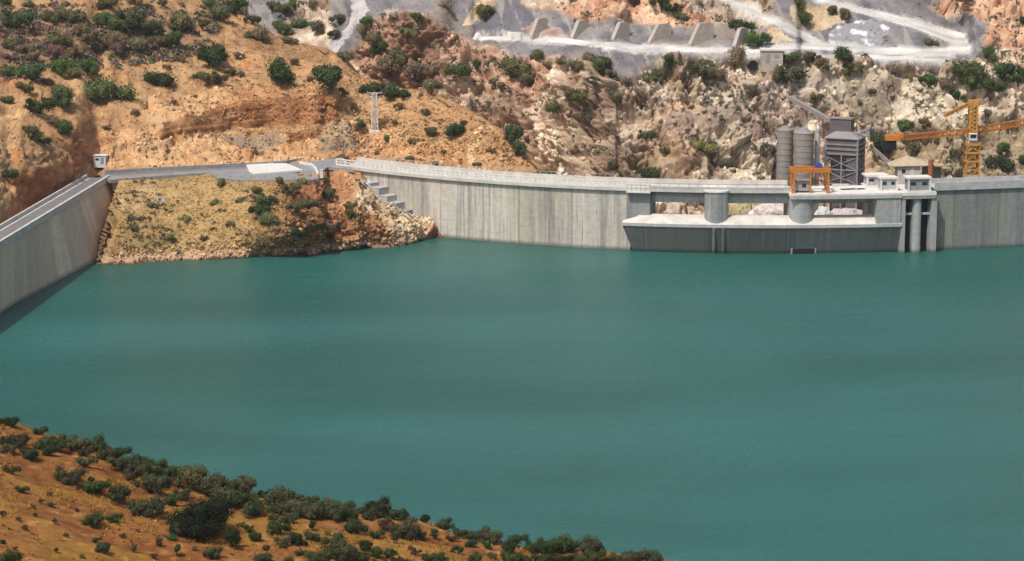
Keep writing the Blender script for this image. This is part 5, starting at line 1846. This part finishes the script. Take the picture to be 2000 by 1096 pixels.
for q in PLANTS:
    rr = q['rr']
    sh_ = q['shape']
    cm = rr.choice(CROWNS[sh_])
    name = {'tree': 'olive_tree', 'bush': 'bush', 'tuft': 'dry_tuft'}[q['kind']]
    p = q['p']; wm = q['wm']
    hs_ = wm * rr.uniform(.9, 1.12) * q['hfac']
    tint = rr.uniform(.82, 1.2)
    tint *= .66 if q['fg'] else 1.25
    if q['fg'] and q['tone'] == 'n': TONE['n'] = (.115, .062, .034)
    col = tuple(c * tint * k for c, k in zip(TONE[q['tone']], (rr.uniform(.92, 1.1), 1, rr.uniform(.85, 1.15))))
    e = bpy.data.objects.new(name, None if q['kind'] != 'tuft' else cm)
    if q['kind'] == 'tuft':
        e.location = p + Vector((0, 0, -.05 * wm)); e.scale = (wm, wm, hs_); e.color = (*col, 1); e.rotation_euler = (0, 0, rr.uniform(0, 6.28))
        COL.objects.link(e)
        tag(e, q['label'], 'dry tuft', 'dry tufts on the hills')
        continue
    e.location = p
    e.rotation_euler = (0, 0, rr.uniform(0, 6.28))
    e.empty_display_size = .3
    COL.objects.link(e)
    tag(e, q['label'], q['kind'] if q['kind'] != 'bush' else 'bush', q['gr'])
    lift = (.22 if q['kind'] == 'tree' and sh_ != 'big' else .06)
    c = bpy.data.objects.new('crown', cm)
    c.parent = e; c.scale = (wm, wm, hs_ * (1.0 if lift < .1 else .92)); c.location = (0, 0, (lift - .10) * wm if lift < .1 else (lift - .12) * wm)
    c.color = (*col, 1)
    COL.objects.link(c)
    t_ = bpy.data.objects.new('trunk', TRUNKS[rr.randrange(4)])
    t_.parent = e; t_.scale = (wm, wm, wm * (1.15 if lift > .1 else .8))
    COL.objects.link(t_)

# ================================================================= loose stones (nobody could count them)
def stones(name, pos, size, colr, seed, up=None):
    rg = np.random.RandomState(seed)
    b = np.array([(-1, -1, -1), (1, -1, -1), (1, 1, -1), (-1, 1, -1), (-1, -1, 1), (1, -1, 1), (1, 1, 1), (-1, 1, 1)], float)
    fc = np.array([(3, 2, 1, 0), (4, 5, 6, 7), (0, 1, 5, 4), (1, 2, 6, 5), (2, 3, 7, 6), (3, 0, 4, 7)])
    n = len(pos)
    V = np.repeat(b[None], n, 0) * rg.uniform(.35, 1.0, (n, 8, 1)) * rg.uniform(.5, 1, (n, 1, 3))
    q = rg.normal(size=(n, 4)); q /= np.linalg.norm(q, axis=1)[:, None]
    w_, x, y, z = q.T
    Rm = np.stack([1 - 2 * (y * y + z * z), 2 * (x * y - z * w_), 2 * (x * z + y * w_), 2 * (x * y + z * w_), 1 - 2 * (x * x + z * z), 2 * (y * z - x * w_),
                   2 * (x * z - y * w_), 2 * (y * z + x * w_), 1 - 2 * (x * x + y * y)], 1).reshape(n, 3, 3)
    V = np.einsum('nij,nkj->nki', Rm, V) * size[:, None, None] * .5 + pos[:, None, :]
    F = (fc[None] + (np.arange(n) * 8)[:, None, None]).reshape(-1, 4)
    me = bpy.data.meshes.new(name)
    me.vertices.add(n * 8); me.vertices.foreach_set('co', V.reshape(-1))
    me.loops.add(len(F) * 4); me.loops.foreach_set('vertex_index', F.reshape(-1))
    me.polygons.add(len(F)); me.polygons.foreach_set('loop_start', np.arange(len(F)) * 4); me.polygons.foreach_set('loop_total', np.full(len(F), 4))
    me.update(calc_edges=True)
    at = me.color_attributes.new("albedo", 'FLOAT_COLOR', 'POINT')
    c4 = np.ones((n, 8, 4)); c4[:, :, :3] = np.clip(colr, .01, .78)[:, None, :]
    at.data.foreach_set('color', c4.reshape(-1))
    me.materials.append(M['rubble'])
    o = bpy.data.objects.new(name, me); link(o)
    return tag(o, kind='stuff')


def scatter(sheet, n, seed, keep, smin, smax, tint=1.15, var=.3):
    PXs, PYs, Ps, Cs = sheet
    rg = np.random.RandomState(seed)
    m = keep(PXs, PYs)
    ii = np.argwhere(m[:-1, :-1])
    sel = ii[rg.randint(0, len(ii), n)]
    fa, fb = rg.uniform(size=(n, 1)), rg.uniform(size=(n, 1))
    r_, c_ = sel[:, 0], sel[:, 1]
    P_ = Ps[r_, c_] * (1 - fa) * (1 - fb) + Ps[r_ + 1, c_] * fa * (1 - fb) + Ps[r_, c_ + 1] * (1 - fa) * fb + Ps[r_ + 1, c_ + 1] * fa * fb
    s = smin + (smax - smin) * rg.uniform(size=n) ** 3.5
    col = Cs[r_, c_] * tint * rg.uniform(1 - var, 1 + var, (n, 1)) * rg.uniform(.96, 1.04, (n, 3))
    return P_, s, col


a1 = scatter(FARS, 4500, 5, lambda x, y: (x > 640) & (x < 2060) & (y > 0) & (y < 440) & (FARM < .3), .22, 1.5)
a2 = scatter(FARS, 3500, 6, lambda x, y: (x > 450) & (x < 2060) & (y > -20) & (y < 130) & (FARM >= .3) & (FARM < .8), .12, .55, 1.1, .15)
stones('loose_rocks', *[np.concatenate(z) for z in zip(a1, a2)], 9)
a1 = scatter(NEARS, 2500, 7, lambda x, y: (x > 20) & (x < 1060) & (y > 0) & (y < 345), .12, .62)
a2 = scatter(NEARS, 4500, 17, lambda x, y: (((x > 150) & (x < 1000) & (y > 255) & (y < 330)) | ((y < 235) & (y > 170) & (x > 280) & (x < 700))), .18, .95, 1.2)
stones('loose_rocks', *[np.concatenate(z) for z in zip(a1, a2)], 10)
a1 = scatter(KNOLLS, 3200, 8, lambda x, y: (x > 210) & (x < 862) & (y > np.interp(x, wlx, wly) - 26) & (y < np.interp(x, wlx, wly) + 4), .15, .95, 1.2)
a2 = scatter(KNOLLS, 3000, 18, lambda x, y: (x > 560) & (x < 862) & (y > 350) & (y < 480), .2, 1.1, 1.15, .35)
a3 = scatter(KNOLLS, 1200, 28, lambda x, y: (x > 215) & (x < 560) & (y > 352) & (y < 500), .12, .6, 1.15, .35)
stones('loose_rocks', *[np.concatenate(z) for z in zip(a1, a2, a3)], 11)
a1 = scatter(FGS, 4500, 9, lambda x, y: (y > 155) & (y < 202) & (x > -50) & (x < 30), .04, .28, 1.5, .3)
stones('loose_rocks', *a1, 12)


# dry grass on the near hill and on the ochre slopes
def grass(name, pos, hgt, col, seed):
    rg = np.random.RandomState(seed)
    n = len(pos); k = 7
    a = rg.uniform(0, 2 * math.pi, (n, k)); ln = rg.uniform(.5, 1, (n, k)) * hgt[:, None]
    lean = rg.uniform(.15, .8, (n, k))
    base = pos[:, None, :] + np.stack([np.cos(a), np.sin(a), a * 0], -1) * (hgt[:, None, None] * .18)
    tip = base + np.stack([np.cos(a) * lean * ln, np.sin(a) * lean * ln, ln * .8], -1)
    side = np.stack([-np.sin(a), np.cos(a), a * 0], -1) * (hgt[:, None, None] * .11)
    V = np.stack([base - side, base + side, tip], 2).reshape(-1, 3)
    nf = n * k
    me = bpy.data.meshes.new(name)
    me.vertices.add(nf * 3); me.vertices.foreach_set('co', V.reshape(-1))
    me.loops.add(nf * 3); me.loops.foreach_set('vertex_index', np.arange(nf * 3))
    me.polygons.add(nf); me.polygons.foreach_set('loop_start', np.arange(nf) * 3); me.polygons.foreach_set('loop_total', np.full(nf, 3))
    me.update(calc_edges=True)
    at = me.color_attributes.new("albedo", 'FLOAT_COLOR', 'POINT')
    c4 = np.ones((n, k * 3, 4)); c4[:, :, :3] = np.clip(col, .01, .7)[:, None, :]
    at.data.foreach_set('color', c4.reshape(-1))
    me.materials.append(M['rubble'])
    o = bpy.data.objects.new(name, me); link(o)
    return tag(o, kind='stuff')


# low heath and scrub cover (a mass nobody could count)
def cover(name, sheet, n, seed, keep, col, smin, smax, k=12):
    P_, s_, c_ = scatter(sheet, n, seed, keep, smin, smax)
    rg = np.random.RandomState(seed)
    s_ = rg.uniform(smin, smax, n)
    d = rg.normal(size=(n, k, 3)); d /= np.linalg.norm(d, axis=2)[..., None]; d[..., 2] = np.abs(d[..., 2]) * .8
    p = P_[:, None] + d * s_[:, None, None] * rg.uniform(.3, .6, (n, k, 1))
    nn = d + rg.normal(size=d.shape) * .6; nn /= np.linalg.norm(nn, axis=2)[..., None]
    a = np.cross(nn, rg.normal(size=d.shape)); a /= np.linalg.norm(a, axis=2)[..., None]
    b = np.cross(nn, a)
    w_ = s_[:, None, None] * rg.uniform(.16, .34, (n, k, 1))
    V = np.stack([p - a * w_, p + b * w_ * .6, p + a * w_, p - b * w_ * .6], 2).reshape(-1, 3)
    nf = n * k
    me = bpy.data.meshes.new(name)
    me.vertices.add(nf * 4); me.vertices.foreach_set('co', V.reshape(-1))
    me.loops.add(nf * 4); me.loops.foreach_set('vertex_index', np.arange(nf * 4))
    me.polygons.add(nf); me.polygons.foreach_set('loop_start', np.arange(nf) * 4); me.polygons.foreach_set('loop_total', np.full(nf, 4))
    me.update(calc_edges=True)
    at = me.color_attributes.new("albedo", 'FLOAT_COLOR', 'POINT')
    cols = np.array(col)[rg.randint(0, len(col), n)] * rg.uniform(.75, 1.3, (n, 1))
    c4 = np.ones((n, k * 4, 4)); c4[:, :, :3] = cols[:, None]
    at.data.foreach_set('color', c4.reshape(-1))
    me.materials.append(M['rubble'])
    o = bpy.data.objects.new(name, me); link(o)
    return tag(o, kind='stuff')


nz = lambda x, y, s_, f=60.: fbm(x / f, y / (f * .6), x * 0, 3, s_)
cover('heath', NEARS, 1700, 31, lambda x, y: (x > -40) & (x < 430) & (y > -20) & (y < 170 - x * .15) & (y + nz(x, y, 601) * 60 > 25) & (nz(x, y, 603, 40.) > -.22), [(.17, .125, .10), (.17, .135, .095), (.14, .13, .08), (.18, .12, .11), (.11, .12, .06)], .5, 1.5)
cover('scrub', NEARS, 800, 32, lambda x, y: (x > -40) & (x < 1060) & (y > -20) & (y < 340) & (nz(x, y, 605, 50.) > .12), [(.13, .105, .06), (.11, .10, .05), (.15, .115, .075)], .25, .8)
cover('scrub', FARS, 2000, 33, lambda x, y: (x > 450) & (x < 2060) & (y > -20) & (y < 420) & (FARM < .3) & (nz(x, y, 607, 70.) > .05), [(.14, .135, .085), (.17, .145, .10), (.12, .125, .07), (.18, .15, .11)], .35, 1.35)
cover('scrub', KNOLLS, 600, 34, lambda x, y: (x > 230) & (x < 780) & (y > 350) & (y < np.interp(x, wlx, wly) - 10) & (nz(x, y, 609, 40.) > .0), [(.13, .11, .055), (.10, .09, .05), (.12, .085, .06)], .3, 1.0)
rg = np.random.RandomState(77)
P_, s_, c_ = scatter(FGS, 15000, 19, lambda x, y: (y > 152) & (y < 206) & (x > -52) & (x < 32) & (fbm(x / 4, y / 4, x * 0, 3, 501) > -.12), .12, .42, 1.0, .3)
cc = lerp(H('8f6c30'), H('ad7d40'), rg.uniform(size=len(P_))); cc = lerp(cc, H('7c6a30'), (rg.uniform(size=len(P_)) < .25) * .7)
grass('dry_grass', P_, s_ + .05, cc, 20)
P_, s_, c_ = scatter(NEARS, 7000, 21, lambda x, y: (x > 0) & (x < 1060) & (y > 0) & (y < 300), .25, .7, 1.0, .3)
cc = lerp(H('8f7440'), H('b28a55'), rg.uniform(size=len(P_)))
grass('dry_grass', P_, s_, cc, 22)
P_, s_, c_ = scatter(KNOLLS, 5000, 23, lambda x, y: (x > 215) & (x < 600) & (y > 340) & (y < np.interp(x, wlx, wly) - 14), .22, .6, 1.0, .3)
cc = lerp(H('93793f'), H('bd9f63'), rg.uniform(size=len(P_)))
grass('dry_grass', P_, s_, cc, 24)

# ================================================================= the hot air over the valley
b = MB().box((0, 0, 42), (6400, 6400, 120))
m = bpy.data.materials.new('haze')
m.use_nodes = True
nt = m.node_tree
nt.nodes.clear()
o_ = nt.nodes.new("ShaderNodeOutputMaterial")
v_ = nt.nodes.new("ShaderNodeVolumePrincipled")
v_.inputs['Color'].default_value = (.90, .90, .90, 1)
v_.inputs['Density'].default_value = .00009
v_.inputs['Anisotropy'].default_value = .2
nt.links.new(v_.outputs[0], o_.inputs['Volume'])
hz = b.build('haze', m)
tag(hz, kind='stuff')
